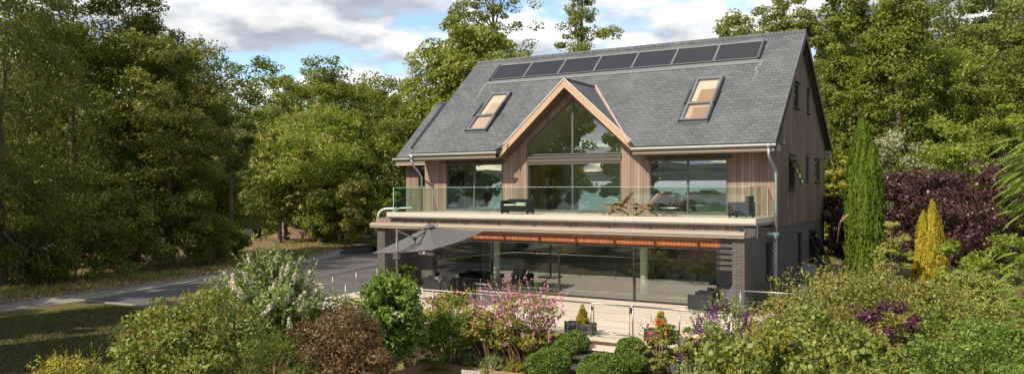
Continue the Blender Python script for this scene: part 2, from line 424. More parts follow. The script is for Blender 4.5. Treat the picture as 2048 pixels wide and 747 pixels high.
def shoots(L, base, dirs, length, n, leaf, asp, spread=.5, taper=True, tone=None):
    """leafy shoots: leaves set alternately along each stem"""
    rng = L.rng; m = len(base)
    k = np.tile(np.linspace(.05, 1, n), m); i = np.repeat(np.arange(m), n)
    D = dirs / np.linalg.norm(dirs, axis=1, keepdims=True)
    ln = np.broadcast_to(length, (m,))[i]
    bend = rng.normal(size=(m, 3)) * .15; bend[:, 2] = -abs(bend[:, 2])
    P = base[i] + D[i] * (k * ln)[:, None] + bend[i] * (ln * k ** 2)[:, None]
    side = unit(rng, len(i)); T = D[i] * .55 + side * spread
    s = leaf * (1 - (.55 * k if taper else 0)) * rng.uniform(.7, 1.2, len(i))
    P = P + T / np.linalg.norm(T, axis=1, keepdims=True) * (s * .5)[:, None]
    Nn = np.array([0, 0, .8]) + rng.normal(size=(len(i), 3)) * .4 + D[i] * .2
    L.add(P, T, Nn, s, s * asp, (rng.random(m) if tone is None else np.full(m, tone))[i])

def panicles(L, base, dirs, length, rad, n, leaf, asp=.7):
    """flower spikes: a tapered cone of small petals along each direction"""
    rng = L.rng; m = len(base); i = np.repeat(np.arange(m), n)
    D = dirs / np.linalg.norm(dirs, axis=1, keepdims=True)
    ln = (length * rng.uniform(.6, 1.25, m))[i]
    k = rng.random(len(i)); side = unit(rng, len(i))
    bend = np.zeros((m, 3)); bend[:, 2] = -rng.uniform(.05, .5, m)
    P = base[i] + D[i] * (k * ln)[:, None] + bend[i] * (ln * k ** 2)[:, None] * .8 + side * (rad * (1 - .8 * k))[:, None]
    s = leaf * rng.uniform(.7, 1.3, len(i))
    L.add(P, unit(rng, len(i)), side + np.array([0, 0, .3]), s, s * asp, rng.random(m)[i])

def bursts(L, C, n, length, width, up=.4):
    """star-shaped sprays of narrow strips (leaf rosettes, catkins)"""
    rng = L.rng; m = len(C); i = np.repeat(np.arange(m), n)
    D = unit(rng, len(i)); D[:, 2] = D[:, 2] * .6 + up * .3
    s = length * rng.uniform(.7, 1.2, len(i))
    L.add(C[i] + D * (s * .5)[:, None], D, unit(rng, len(i)) * .5 + np.array([0, 0, 1.]), s, width, rng.random(m)[i])

def limbs(B, rng, H, r0, targets, zs=(.25, .8), n=7, top=None, lean=(0, 0)):
    """tapered trunk plus limbs curving out to crown clumps"""
    top = top or H
    tr = []; m = 9
    wob = rng.normal(size=(m, 2)) * .035 * r0 * 8
    for i in range(m):
        k = i / (m - 1); tr.append((wob[i, 0] * k + lean[0] * k, wob[i, 1] * k + lean[1] * k, k * top))
    for i in range(m - 1):
        B.tube([tr[i], tr[i + 1]], r0 * (1.25 if i == 0 else 1) * (1 - .85 * i / (m - 1)), n, r0 * (1 - .85 * (i + 1) / (m - 1)), cap=False)
    for c in targets:
        k = float(np.clip((c[2] - .35 * math.hypot(c[0], c[1])) / top, zs[0], zs[1])); j = k * (m - 1); a = int(j); f = j - a; b_ = min(a + 1, m - 1)
        p0 = Vector(tr[a]).lerp(Vector(tr[b_]), f); p2 = Vector(c)
        p1 = p0.lerp(p2, .5) + Vector((0, 0, -.06 * (p2 - p0).length)) + Vector(tuple(rng.normal(size=3) * .06 * (p2 - p0).length))
        rr = r0 * (1 - .85 * k) * .5
        B.tube([p0, p0.lerp(p1, .6), p1.lerp(p2, .4), p2], rr, 5, rr * .2, cap=False)

def tree(name, label, cat, u, d, vt, wpx, mt, kind='full', z0=None, zb=0., nc=220, npc=110, leaf=None, asp=.6, lob=.22, seed=1, group=None,
         bark='bark', trunk=None, cr=None, hang=0., droop=0., inner=.45, catkin=None, blossom=None, flat=.7, up=.45, clear=.12, nl=14, ry=None, xy=None, ztop=None, rad=None, keep=None, tr0=1.0, bough=4, ttop=.62):
    x, y = xy or at(u, d); H = (ztop if ztop is not None else zat(vt, d)) - zb; rx = rad or wpx * d / FPX / 2
    o = thing(name, label, cat, (x, y, zb), 0, group)
    L = Leaves(seed)
    leaf = leaf or max(.12, 2.75 * d / 795)
    cr = cr or max(.35, rx * .26)
    z0 = clear * H if z0 is None else z0
    C, R_, fn = crown(L, z0 + cr * .5, H - cr * .4, rx - cr * .35, (ry or rx) - cr * .35, kind, nc, cr, npc, leaf, asp, lob, up, droop, flat, inner, hang=hang, keep=keep, bough=bough)
    L.build('crown', M[mt], o, z0=.02)
    rng = np.random.default_rng(seed + 999)
    B = MB(); B2 = MB()
    tg = C[rng.choice(len(C), min(nl, len(C)), replace=False)]
    limbs(B2, rng, H, tr0 * (trunk or max(.06, H * .018)), tg, top=H * ttop)
    B2.v = [(a + x, b + y, c + zb) for a, b, c in B2.v]
    B2.build('trunk', M[bark], o, smooth=True)
    if catkin:
        mk, k, ln = catkin; Lc = Leaves(seed + 5)
        ii = Lc.rng.choice(len(C), k); dd = unit(Lc.rng, k); dd[:, 2] = abs(dd[:, 2]) * .7
        dd += np.array([-.25, -.6, .25]); bursts(Lc, C[ii] + dd * (R_[ii] * 1.15)[:, None], 10, ln, ln * .15)
        Lc.build('blossom', M[mk], o)
    return o

def shrub(name, label, cat, u, d, vt, wpx, mt, zb=0., kind='dome', nc=110, npc=110, leaf=None, asp=.6, lob=.16, seed=1, group=None, cr=None, hang=0., up=.45,
          shoot=None, flowers=(), flat=.8, inner=.5, z0=0., ry=None, bough=3, stems=8, stem_m='twig', xy=None, rad=None, ztop=None, extra=None):
    x, y = xy or at(u, d); H = (ztop if ztop is not None else zat(vt, d)) - zb; rx = rad or wpx * d / FPX / 2
    o = thing(name, label, cat, (x, y, zb), 0, group)
    L = Leaves(seed); leaf = leaf or max(.045, 2.8 * d / 795); cr = cr or rx * .26
    ryy = ry or rx
    C, R_, fn = crown(L, z0 + cr * .3, H - cr * .5, rx - cr * .4, ryy - cr * .4, kind, nc, cr, npc, leaf, asp, lob, up, 0, flat, inner, hang=hang, bough=bough)
    rng = L.rng
    def surf(k, tmin=.3, f=1.0):
        t = rng.uniform(tmin, 1, k) ** .8; th = rng.uniform(0, 2 * PI, k); r = fn(th, t) * f
        p = np.stack([rx * r * np.cos(th), ryy * r * np.sin(th), z0 + (H - z0) * t], 1)
        dd = np.stack([np.cos(th) * (1.1 - t), np.sin(th) * (1.1 - t), .25 + t], 1); return p, dd
    if shoot:
        k, ln, n, lf, sp = shoot; p, dd = surf(k, .3, .85); dd = dd + rng.normal(size=dd.shape) * .25
        shoots(L, p, dd, ln * rng.uniform(.6, 1.3, k), n, lf, sp)
    if extra: extra(L, o, fn, rx, ryy, H)
    L.build('foliage', M[mt], o, z0=-.02)
    for fname, mk, k, typ, ln, rd, n, lf, tmin in flowers:
        if k <= 100 and fname.startswith('flower'):
            p, dd = surf(k, tmin, 1.0)
            if typ == 'panicle': dd = dd + rng.normal(size=dd.shape) * .3
            for q in range(k):
                Lf = Leaves(seed + 7 + q); panicles(Lf, p[q:q + 1], dd[q:q + 1], ln, rd, n, lf, .7 if typ == 'panicle' else .9); Lf.build(fname[:-1], M[mk], o)
            continue
        Lf = Leaves(seed + 7 + k); p, dd = surf(k, tmin, 1.0)
        if typ == 'panicle': panicles(Lf, p, dd + rng.normal(size=dd.shape) * .3, ln, rd, n, lf)
        elif typ == 'burst': bursts(Lf, p, n, ln, lf)
        else: panicles(Lf, p - dd * .02, dd, ln, rd, n, lf, .9)
        Lf.build(fname, M[mk], o)
    if stems:
        B = MB(); rg = np.random.default_rng(seed + 77)
        for c in C[rg.choice(len(C), min(stems, len(C)), replace=False)]:
            b = Vector((c[0] * .25, c[1] * .25, 0)); c = Vector(c)
            B.tube([b, b.lerp(c, .5) + Vector((0, 0, .1 * c.z)), c], .014 + .006 * H, 5, .006, cap=False)
        B.v = [(a + x, b + y, c + zb) for a, b, c in B.v]
        B.build('stems', M[stem_m], o, smooth=True)
    return o
# ================================================================ camera, sun, sky
cd = bpy.data.cameras.new('camera'); cam = bpy.data.objects.new('camera', cd); COL.objects.link(cam)
cd.sensor_width = 36; cd.lens = FPX / 2048 * 36; cd.shift_y = 7.2 / 2048; cd.clip_end = 6000; cd.clip_start = .1
cam.location = CAM; cam.rotation_euler = (R(90), 0, YAW); scn.camera = cam
SUN = Vector((-.33, -.94, .93)).normalized()
sl = bpy.data.lights.new('sun', 'SUN'); sl.energy = 4.3; sl.angle = R(.53); sl.color = (1, .91, .76)
so = bpy.data.objects.new('sun', sl); COL.objects.link(so); so.rotation_euler = (-SUN).to_track_quat('-Z', 'Y').to_euler(); so.location = (-20, -60, 60)
w = bpy.data.worlds.new('World'); scn.world = w; w.use_nodes = True
nt = w.node_tree; nt.nodes.clear(); N = NT(nt)
sky = N.n('ShaderNodeTexSky', sky_type='NISHITA', sun_disc=False, sun_elevation=math.asin(SUN.z), sun_rotation=math.atan2(SUN.x, SUN.y), air_density=1.0, dust_density=.6, ozone_density=1.6)
dirn = N.n('ShaderNodeTexCoord').outputs['Generated']
sp = N.n('ShaderNodeSeparateXYZ'); N.l(dirn, sp.inputs[0])
zz = N.math('ADD', N.math('MAXIMUM', sp.outputs[2], 0.), .19)
def plane_uv(dz):
    z = N.math('ADD', zz, dz)
    cb = N.n('ShaderNodeCombineXYZ'); N.l(N.math('DIVIDE', sp.outputs[0], z), cb.inputs[0]); N.l(N.math('DIVIDE', sp.outputs[1], z), cb.inputs[1]); cb.inputs[2].default_value = 3.7
    return cb.outputs[0]
d0 = N.noise(plane_uv(0.), 2.1, 8, .54); d1 = N.noise(plane_uv(.022), 2.1, 6, .52)
cover = N.ramp(d0, [(.40, (0, 0, 0)), (.50, (1, 1, 1))])
lit = N.math('ADD', N.math('MULTIPLY', N.math('SUBTRACT', d0, d1), 6.5), .42, clamp=True)
thick = N.ramp(d0, [(.44, (1, 1, 1)), (.66, (.62, .62, .62))])
ccol = N.mix(lit, (2.7, 2.95, 3.35), (6.4, 6.4, 6.35))
ccol = N.mix(1., ccol, thick, 'MULTIPLY')
skyc = N.mix(1., sky.outputs[0], (.92, .98, 1.0), 'MULTIPLY')
bg = N.n('ShaderNodeBackground'); N.l(N.mix(cover, skyc, ccol), bg.inputs[0]); bg.inputs[1].default_value = .15
wo = N.n('ShaderNodeOutputWorld'); N.l(bg.outputs[0], wo.inputs[0])
vs = scn.view_settings; vs.view_transform = 'Standard'; vs.look = 'None'; vs.exposure = .58; vs.gamma = 1; vs.use_curve_mapping = False
scn.cycles.max_bounces = 8; scn.cycles.transparent_max_bounces = 12; scn.cycles.diffuse_bounces = 3; scn.cycles.glossy_bounces = 3
scn.cycles.use_denoising = True
scn.cycles.sample_clamp_indirect = 6

# ================================================================ ground
def sstep(a, b, x):
    t = np.clip((x - a) / (b - a), 0, 1); return t * t * (3 - 2 * t)
def height(X, Y):
    low = sstep(-9.9, -8.0, X) * (1 - sstep(-10.0, -9.93, Y))
    right = sstep(.9, 1.3, X) * (1 - sstep(-5.3, -4.9, Y))
    z = -.02 - .93 * np.maximum(low, right * .93)
    z = z - (.1 * sstep(-15.6, -15.4, X) * sstep(-9.93, -9.9, Y) * (1 - sstep(.6, 1.0, X)) * (1 - sstep(11, 11.3, Y)))
    far = sstep(38, 130, -Y - .15 * X)
    z = z - far * 13
    z = z + 3.0 * sstep(25, 90, X * .8 + Y * .35)
    z = z + 1.2 * sstep(-45, -75, X) * sstep(20, 50, Y)
    return z
def axis(segs):
    out = []
    for a, b, s in segs: out += list(np.arange(a, b, s))
    return np.array(out + [segs[-1][1]])
xs = axis([(-2500, -300, 220), (-300, -60, 12), (-60, -16, 1.5), (-16, 4, .25), (4, 40, 1.5), (40, 300, 13), (300, 2500, 220)])
ys = axis([(-160, -40, 8), (-40, -16, 1.5), (-16, -10.5, .3), (-10.5, -9.7, .07), (-9.7, -4, .25), (-4, 60, 2), (60, 300, 12), (300, 2700, 240)])
X, Y = np.meshgrid(xs, ys); Z = height(X, Y)
me = bpy.data.meshes.new('ground'); nx, ny = len(xs), len(ys)
idx = np.arange(nx * ny).reshape(ny, nx)
F = np.stack([idx[:-1, :-1], idx[:-1, 1:], idx[1:, 1:], idx[1:, :-1]], -1).reshape(-1, 4)
me.from_pydata(np.stack([X, Y, Z], -1).reshape(-1, 3).tolist(), [], F.tolist()); me.update()
for p in me.polygons: p.use_smooth = True
def ground_mat():
    m, nt, out = mat('lawn_and_earth'); N = NT(nt)
    g = N.n('ShaderNodeNewGeometry').outputs['Position']
    s = N.n('ShaderNodeSeparateXYZ'); N.l(g, s.inputs[0])
    n1 = N.noise(g, .35, 5, .65); n2 = N.noise(g, 5., 4, .7); n3 = N.noise(g, 40., 2)
    lawn = N.ramp(n1, [(.35, (.075, .080, .024)), (.52, (.125, .098, .042)), (.68, (.170, .125, .066))])
    lawn = N.mix(N.math('MULTIPLY', n2, .6), lawn, (.055, .068, .018))
    n4 = N.noise(g, 1.6, 4, .65); lawn = N.mix(N.ramp(n4, [(.42, (0, 0, 0)), (.66, (.8, .8, .8))]), lawn, (.085, .060, .03)); lawn = N.mix(N.ramp(n3, [(.4, (0, 0, 0)), (.7, (.7, .7, .7))]), lawn, (.15, .135, .05))
    # forest floor left of the lane: dry leaf litter with green patches
    lx = N.math('ADD', s.outputs[0], N.math('MULTIPLY', s.outputs[1], .38))
    fl = N.ramp(N.math('ADD', N.math('MULTIPLY', N.math('ADD', N.math('MULTIPLY', lx, -1), -29.5), .2), N.math('MULTIPLY', N.math('SUBTRACT', n1, .5), 2.), clamp=True), [(0, (0, 0, 0)), (.5, (1, 1, 1))])
    nf = N.noise(g, .5, 5, .7)
    floor = N.ramp(nf, [(.34, (.085, .10, .026)), (.44, (.20, .14, .075)), (.66, (.28, .20, .115))])
    floor = N.mix(N.math('MULTIPLY', n2, .6), floor, (.09, .06, .03))
    c = N.mix(fl, lawn, floor)
    # sunny meadow far behind
    md = N.ramp(N.math('MULTIPLY', N.math('ADD', s.outputs[1], -32), .04, clamp=True), [(0, (0, 0, 0)), (1, (1, 1, 1))])
    c = N.mix(md, c, N.ramp(n1, [(.3, (.11, .16, .03)), (.7, (.20, .22, .055))]))
    # garden soil of the beds (lower garden)
    bx = N.math('MULTIPLY', N.math('GREATER_THAN', s.outputs[0], -9.2), N.math('GREATER_THAN', s.outputs[1], -11.85))
    bx = N.math('MULTIPLY', bx, N.math('LESS_THAN', s.outputs[1], -9.5))
    c = N.mix(bx, c, N.ramp(n2, [(.3, (.055, .038, .025)), (.7, (.13, .09, .06))]))
    bl = N.math('MULTIPLY', N.math('LESS_THAN', s.outputs[2], -.5), N.math('LESS_THAN', s.outputs[1], -11.85))
    c = N.mix(bl, c, N.ramp(n1, [(.35, (.16, .14, .045)), (.7, (.26, .21, .085))]))
    N.pr(out, c, .95, .1, 0, N.bump(N.math('ADD', n2, n3), .5, .05)); return m
gr = bpy.data.objects.new('ground', me); COL.objects.link(gr); me.materials.append(ground_mat()); tag(gr, kind='structure')

def asphalt():
    m, nt, out = mat('asphalt'); N = NT(nt)
    g = N.n('ShaderNodeNewGeometry').outputs['Position']
    n1 = N.noise(g, .6, 5, .6); n2 = N.noise(g, 60., 2)
    c = N.ramp(n1, [(.3, (.090, .081, .080)), (.7, (.140, .126, .122))])
    c = N.mix(N.math('MULTIPLY', n2, .5), c, (.060, .054, .054))
    N.pr(out, c, .9, .2, 0, N.bump(n2, .4, .01)); return m
def gravel():
    m, nt, out = mat('gravel'); N = NT(nt)
    g = N.n('ShaderNodeNewGeometry').outputs['Position']
    v = N.n('ShaderNodeTexVoronoi'); v.inputs['Scale'].default_value = 14; N.l(g, v.inputs['Vector'])
    n1 = N.noise(g, .5, 5, .65); n2 = N.noise(g, 3., 4, .7)
    sp = N.n('ShaderNodeSeparateXYZ'); N.l(v.outputs['Color'], sp.inputs[0])
    c = N.ramp(sp.outputs[0], [(.1, (.145, .132, .115)), (.9, (.27, .25, .225))])
    c = N.mix(N.ramp(n2, [(.5, (0, 0, 0)), (.68, (.75, .75, .75))]), c, (.24, .165, .10))
    N.pr(out, c, .95, .15, 0, N.bump(v.outputs['Distance'], .6, .02)); return m
def sheet(name, pts, z, m):
    b = MB(); tri = tessellate_polygon([[Vector((x, y, 0)) for x, y in pts]])
    b.v = [(x, y, z) for x, y in pts]; b.f = [tuple(t) for t in tri]
    o = b.build(name, m); tag(o, kind='structure')
    for p in o.data.polygons:
        pass
    o.data.update(); return o
def smooth_edge(pts, n=8):
    out = []
    for i in range(len(pts) - 1):
        p = [pts[max(i - 1, 0)], pts[i], pts[i + 1], pts[min(i + 2, len(pts) - 1)]]
        for k in range(n):
            t = k / n
            out.append(tuple(.5 * (2 * p[1][j] + (p[2][j] - p[0][j]) * t + (2 * p[0][j] - 5 * p[1][j] + 4 * p[2][j] - p[3][j]) * t * t + (3 * p[1][j] - p[0][j] - 3 * p[2][j] + p[3][j]) * t ** 3) for j in (0, 1)))
    return out + [pts[-1]]
kerb_line = smooth_edge([(-22.7, -12.75), (-23.7, -9.2), (-24.75, -5.14), (-26.6, 1.5), (-28.72, 8.1)])
lane_near = [(-21.0, -30), (-22.4, -18)] + kerb_line + smooth_edge([(-29.0, 9.5), (-31, 17), (-36, 27), (-44, 42)])
lane_far = smooth_edge([(-24.2, -30), (-25.2, -17), (-26.2, -9.3), (-27.9, -2.5), (-30.5, 6), (-36, 16), (-46, 28), (-56, 42)])
rg = random.Random(4)
sheet('gravel_lane', lane_near + [(x + rg.uniform(-.25, .25), y) for x, y in lane_far[::-1]], -.010, gravel())
sheet('driveway', kerb_line + [(-29, 11.6), (-20, 12.5), (-15.52, 12.5), (-15.52, -12.25), (-19.15, -12.47)], 0.0, asphalt())
b = MB()
def kerbs(line):
    for p, q in zip(line[:-1], line[1:]): b.bar((p[0], p[1], .012), (q[0], q[1], .012), .13, .10)
kerbs(kerb_line)
for p, q in (((-22.7, -12.75), (-19.15, -12.47)), ((-19.15, -12.47), (-15.6, -12.25))): b.bar((p[0], p[1], -.006), (q[0], q[1], -.006), .09, .05)
o = b.build('kerb', plain('pale_kerb', (.27, .25, .22), .85, var=.25)); tag(o, kind='structure')

# water and far shore behind the camera (seen in the windows)
b = MB(); b.quad((-3000, -3800, -7.0), (3000, -3800, -7.0), (3000, -95, -7.0), (-3000, -95, -7.0))
m, nt, out = mat('estuary_water'); N = NT(nt)
N.pr(out, (.20, .26, .33), .25, .5, 0, N.bump(N.noise(N.n('ShaderNodeNewGeometry').outputs['Position'], .25, 4), .35, .3))
tag(b.build('water', m), kind='structure')
b = MB(); rg = random.Random(8)
def ridge(y0, h0, seed, depth):
    k = len(b.v); rr = random.Random(seed); xs_ = list(range(-3400, 2401, 50)); ph = [rr.uniform(0, 6) for _ in range(4)]
    for x in xs_:
        h = h0 * (.62 + .14 * math.sin(x * .0037 + ph[0]) + .12 * math.sin(x * .0093 + ph[1]) + .09 * math.sin(x * .024 + ph[2]) + .10 * rr.random())
        b.v += [(x, y0, -9.5), (x, y0 - depth * .45, -9 + h * .72), (x, y0 - depth, -9 + h), (x, y0 - depth * 2.2, -9.5)]
    for i in range(len(xs_) - 1):
        for j in range(3): a = k + i * 4 + j; b.f.append((a, a + 4, a + 5, a + 1))
ridge(-2300, 46, 3, 190); ridge(-2800, 78, 6, 240)
m, nt, out = mat('wooded_hills'); N = NT(nt); g = N.n('ShaderNodeNewGeometry').outputs['Position']
N.pr(out, N.ramp(N.noise(g, .012, 5, .65), [(.35, (.028, .042, .050)), (.55, (.045, .056, .056)), (.75, (.07, .078, .07))]), .95, .05)  # bluish haze of distance is mixed into the hill colour
tag(b.build('hills', m), kind='structure')

# ================================================================ house
H = thing('house', 'two storey timber and dark brick house with slate roof, glazed gable and balcony', 'house', (0, 0, 0))
EAVE_Y, EAVE_Z, RIDGE_Y, RIDGE_Z = -1.11, 5.91, 4.741, 10.94
SL = (RIDGE_Z - EAVE_Z) / (RIDGE_Y - EAVE_Y); K = math.hypot(1, SL)
ey_f = Vector((0, 1 / K, SL / K)); n_f = Vector((1, 0, 0)).cross(ey_f)
def rp(x, s, h=0.):           # a point on the front roof slope: x, distance up the slope, height above it
    return Vector((x, EAVE_Y, EAVE_Z)) + ey_f * s + n_f * h
smax = (RIDGE_Y - EAVE_Y) * K
def s_of_y(y): return (y - EAVE_Y) * K
XL, XR = -16.25, .276
DX, DZ, DS, DY = -8.38, 8.82, .90, -.75      # dormer ridge: x, z, slope, front y
back_y = EAVE_Y + (DZ - EAVE_Z) / SL
def mz(y): return EAVE_Z + SL * (y - EAVE_Y)
hw = (DZ - mz(DY)) / DS
poly = [(XL, 0), (DX - 3.28, 0), (DX - hw, s_of_y(DY)), (DX, s_of_y(back_y)), (DX + hw, s_of_y(DY)), (DX + 3.28, 0), (XR, 0), (XR, smax), (XL, smax)]
roof = MB(); roof.slab(poly, [], (0, EAVE_Y, EAVE_Z), (1, 0, 0), ey_f, .2)
# rear slope
RY, RZ = 11.4, 6.325
er = Vector((0, RIDGE_Y - RY, RIDGE_Z - RZ)); lr = er.length; er.normalize()
roof.slab([(0, 0), (XR - XL, 0), (XR - XL, lr), (0, lr)], [], (XR, RY, RZ), (-1, 0, 0), er, .2)
RF = roof.build('roof', M['slate'], H)
b = MB()
for i in range(37):
    x0 = XL + i * (XR - XL) / 37
    for sgn, sl in ((-1, SL), (1, (RIDGE_Z - RZ) / (RY - RIDGE_Y))):
        a = Vector((x0, RIDGE_Y, RIDGE_Z + .045)); q = a + Vector((0, sgn * .17, -.17 * sl)); d = Vector((.43, 0, 0))
        up = Vector((0, 0, .03))
        b.add([a, a + d, q + d, q, a - up, a + d - up, q + d - up, q - up], [(0, 1, 2, 3), (7, 6, 5, 4), (0, 4, 5, 1), (1, 5, 6, 2), (2, 6, 7, 3), (3, 7, 4, 0)])
b.build('ridge_tiles', M['slate'], RF)
# lead strip below the solar panels, white stains, snow-white clip marks
def roof_box(b, x0, x1, s0, s1, h0, h1):
    vs = [rp(x, s, h) for h in (h0, h1) for s in (s0, s1) for x in (x0, x1)]
    b.add(vs, [(0, 2, 3, 1), (4, 5, 7, 6), (0, 1, 5, 4), (2, 6, 7, 3), (0, 4, 6, 2), (1, 3, 7, 5)])
b = MB(); roof_box(b, -14.62, -1.22, 5.40, 5.74, .004, .02); roof_box(b, -14.62, -1.22, 7.02, 7.16, .004, .05); b.build('flashing', M['lead'], RF)
rg = random.Random(2); stain_m = plain('lime_stain', (.19, .197, .205), .8, var=.2)
for xc in (-1.22, -14.62):
    b = MB()
    roof_box(b, xc - .10, xc + .18, 5.52, 5.60, .006, .012); n = 9
    for i in range(n):
        xx = xc - .05 + rg.uniform(-.06, .06); s = 5.5 - i * .17
        roof_box(b, xx - .05 * (1 - i / n) - .015, xx + .05 * (1 - i / n) + .015, s - .13, s, .003, .0045)
    b.build('lime_stain', stain_m, RF)
pw = (14.50 - 1.36) / 7
for i in range(7):
    x0 = -14.50 + i * pw
    b = MB(); roof_box(b, x0 + .03, x0 + pw - .03, 5.72, 6.98, .02, .075); sp_ = b.build('solar_panel', M['solar'], RF)
    b = MB()
    for a0, a1, s0, s1 in ((x0 + .0, x0 + .05, 5.69, 7.01), (x0 + pw - .05, x0 + pw, 5.69, 7.01), (x0 + .05, x0 + pw - .05, 5.69, 5.735), (x0 + .05, x0 + pw - .05, 6.965, 7.01)):
        roof_box(b, a0, a1, s0, s1, .015, .095)
    f = b.build('frame', M['alu'], RF)
for a0 in (-1.36, -14.57):
    b = MB(); roof_box(b, a0, a0 + .07, 5.66, 7.06, .0, .13); b.build('panel_end_trim', M['dark'], RF)
# roof windows
for x0, x1 in ((-13.80, -12.74), (-3.63, -2.55)):
    s0, s1, sm = 1.46, 4.42, 2.62
    b = MB()
    for a0, a1, c0, c1 in ((x0, x0 + .1, s0, s1), (x1 - .1, x1, s0, s1), (x0 + .1, x1 - .1, s0, s0 + .1), (x0 + .1, x1 - .1, s1 - .12, s1), (x0 + .1, x1 - .1, sm - .07, sm + .07)):
        roof_box(b, a0, a1, c0, c1, -.03, .13)
    SK = b.build('skylight', plain('skylight_frame', (.15, .155, .16), .4, .5, .2), H)
    for a0, a1, a2, a3 in ((x1 + .002, x1 + .07, x1 + .004, x1 + .09), (x0 - .07, x0 - .002, x0 - .09, x0 - .004)):
        b = MB(); roof_box(b, a0, a1, s0 - .04, s1, .0, .12); roof_box(b, a2, a3, sm - .1, sm + .9, .02, .19); b.build('side_cover', M['dark'], SK)
    b = MB(); roof_box(b, x0 - .05, x1 + .05, s0 - .10, s0 - .045, 0, .05); b.build('sill_flashing', M['lead'], SK)
    b = MB(); roof_box(b, x0 + .1, x1 - .1, sm + .07, s1 - .12, .012, .03); b.build('blind', M['blind'], SK)
    b = MB(); roof_box(b, x0 + .34, x1 - .1, sm + .07, s1 - .75, .031, .034); roof_box(b, x0 + .34, x1 - .1, s0 + .1, sm - .22, .031, .034); b.build('blind_shadow_sheet', plain('blind_shadow_tone', (.29, .205, .15) if x0 > -8 else (.40, .33, .28), .9, var=.06), SK)  # darker sheets laid on the blind imitate the shadow across it
    b = MB(); roof_box(b, x0 + .1, x1 - .1, s0 + .1, sm - .07, .012, .03); b.build('blind', M['blind_low'], SK)
    for c0, c1 in ((s0 + .1, sm - .07), (sm + .07, s1 - .12)):
        b = MB(); b.quad(rp(x0 + .1, c0, .09), rp(x1 - .1, c0, .09), rp(x1 - .1, c1, .09), rp(x0 + .1, c1, .09)); b.build('pane', M['glass_sky'], SK)
# wing at the left
WE, WZ, WS = 2.45, 5.90, .88
WR = 6.1; WRZ = WZ + WS * (WR - WE); ek = math.hypot(1, WS); ew = Vector((0, 1 / ek, WS / ek))
b = MB(); b.slab([(-19.95, 0), (-16.15, 0), (-16.15, (WR - WE) * ek), (-19.95, (WR - WE) * ek)], [], (0, WE, WZ), (1, 0, 0), ew, .2)
b.slab([(16.15, 0), (19.95, 0), (19.95, (WR - WE) * ek), (16.15, (WR - WE) * ek)], [], (0, 2 * WR - WE, WZ), (-1, 0, 0), Vector((0, -1 / ek, WS / ek)), .2)
WF = b.build('wing_roof', M['slate'], H)
nw = Vector((1, 0, 0)).cross(ew)
def wp(x, s, h): return Vector((x, WE, WZ)) + ew * s + nw * h
def wbox(b, x0, x1, s0, s1, h0, h1):
    b.add([wp(x, s, h) for h in (h0, h1) for s in (s0, s1) for x in (x0, x1)], [(0, 2, 3, 1), (4, 5, 7, 6), (0, 1, 5, 4), (2, 6, 7, 3), (0, 4, 6, 2), (1, 3, 7, 5)])
for i in range(4):
    s0 = .72 + i * .97
    b = MB(); wbox(b, -19.32, -18.2, s0 + .03, s0 + .93, .01, .07); b.build('solar_panel', M['solar'], WF)
    b = MB(); wbox(b, -19.37, -18.15, s0 + .93, s0 + .97, .005, .08); wbox(b, -19.37, -19.33, s0, s0 + .93, .005, .08); b.build('frame', M['dark'], WF)
b = MB(); b.box(-19.95, -16.2, WR - .12, WR + .12, WRZ - .06, WRZ + .035); b.build('ridge_tiles', M['slate'], WF)
# ---- walls
PD = 2.55
out_f = [(-16.197, 2.79), (-.003, 2.79), (-.003, 5.68), (-5.28, 5.68), (DX, 8.50), (-11.48, 5.68), (-16.197, 5.68)]
W1 = (-4.93, -1.73, 3.24, 5.43); W3 = (-14.99, -11.84, 3.24, 5.43)
TRI = [(-10.62, 3.24), (-6.12, 3.24), (-6.12, 6.234), (-8.382, 8.11), (-10.62, 6.234)]
rect = lambda w_: [(w_[0], w_[2]), (w_[1], w_[2]), (w_[1], w_[3]), (w_[0], w_[3])]
b = MB(); b.slab(out_f, [rect(W1), rect(W3), TRI], (0, 0, 0), (1, 0, 0), (0, 0, 1), .25)
# wall behind slab faces the street: slab normal is -y
b.build('cladding_wall', M['clad'], H)
GW = [(3.55, 4.55, 7.6, 8.65), (6.3, 6.9, 7.6, 8.65), (2.55, 3.75, 4.22, 5.6), (6.15, 6.75, 4.55, 5.62), (8.15, 9.5, 4.55, 5.62)]
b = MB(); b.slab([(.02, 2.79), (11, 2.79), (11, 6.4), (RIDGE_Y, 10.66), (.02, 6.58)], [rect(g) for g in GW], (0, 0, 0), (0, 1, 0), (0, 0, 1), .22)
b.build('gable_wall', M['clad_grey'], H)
b = MB(); b.slab([(-11, 2.79), (-.02, 2.79), (-.02, 6.58), (-RIDGE_Y, 10.66), (-11, 6.4)], [], (-16.2, 0, 0), (0, -1, 0), (0, 0, 1), .22)
b.box(-15.98, -.22, 10.8, 11, 2.79, 6.4)
b.build('rear_cladding_wall', M['clad'], H)
b = MB(); ww = (-18.95, -18.40, 4.35, 5.45)
b.slab([(-19.75, 2.6), (-16.2, 2.6), (-16.2, 5.7), (-19.75, 5.7)], [rect(ww)], (0, 3.06, 0), (1, 0, 0), (0, 0, 1), .2)
b.box(-19.75, -19.55, 3.26, 9, 2.6, 5.7); b.slab([(3.26, 5.7), (9, 5.7), (6.1, 8.7)], [], (-19.55, 0, 0), (0, 1, 0), (0, 0, 1), .2)
b.build('wing_wall', M['clad'], H)
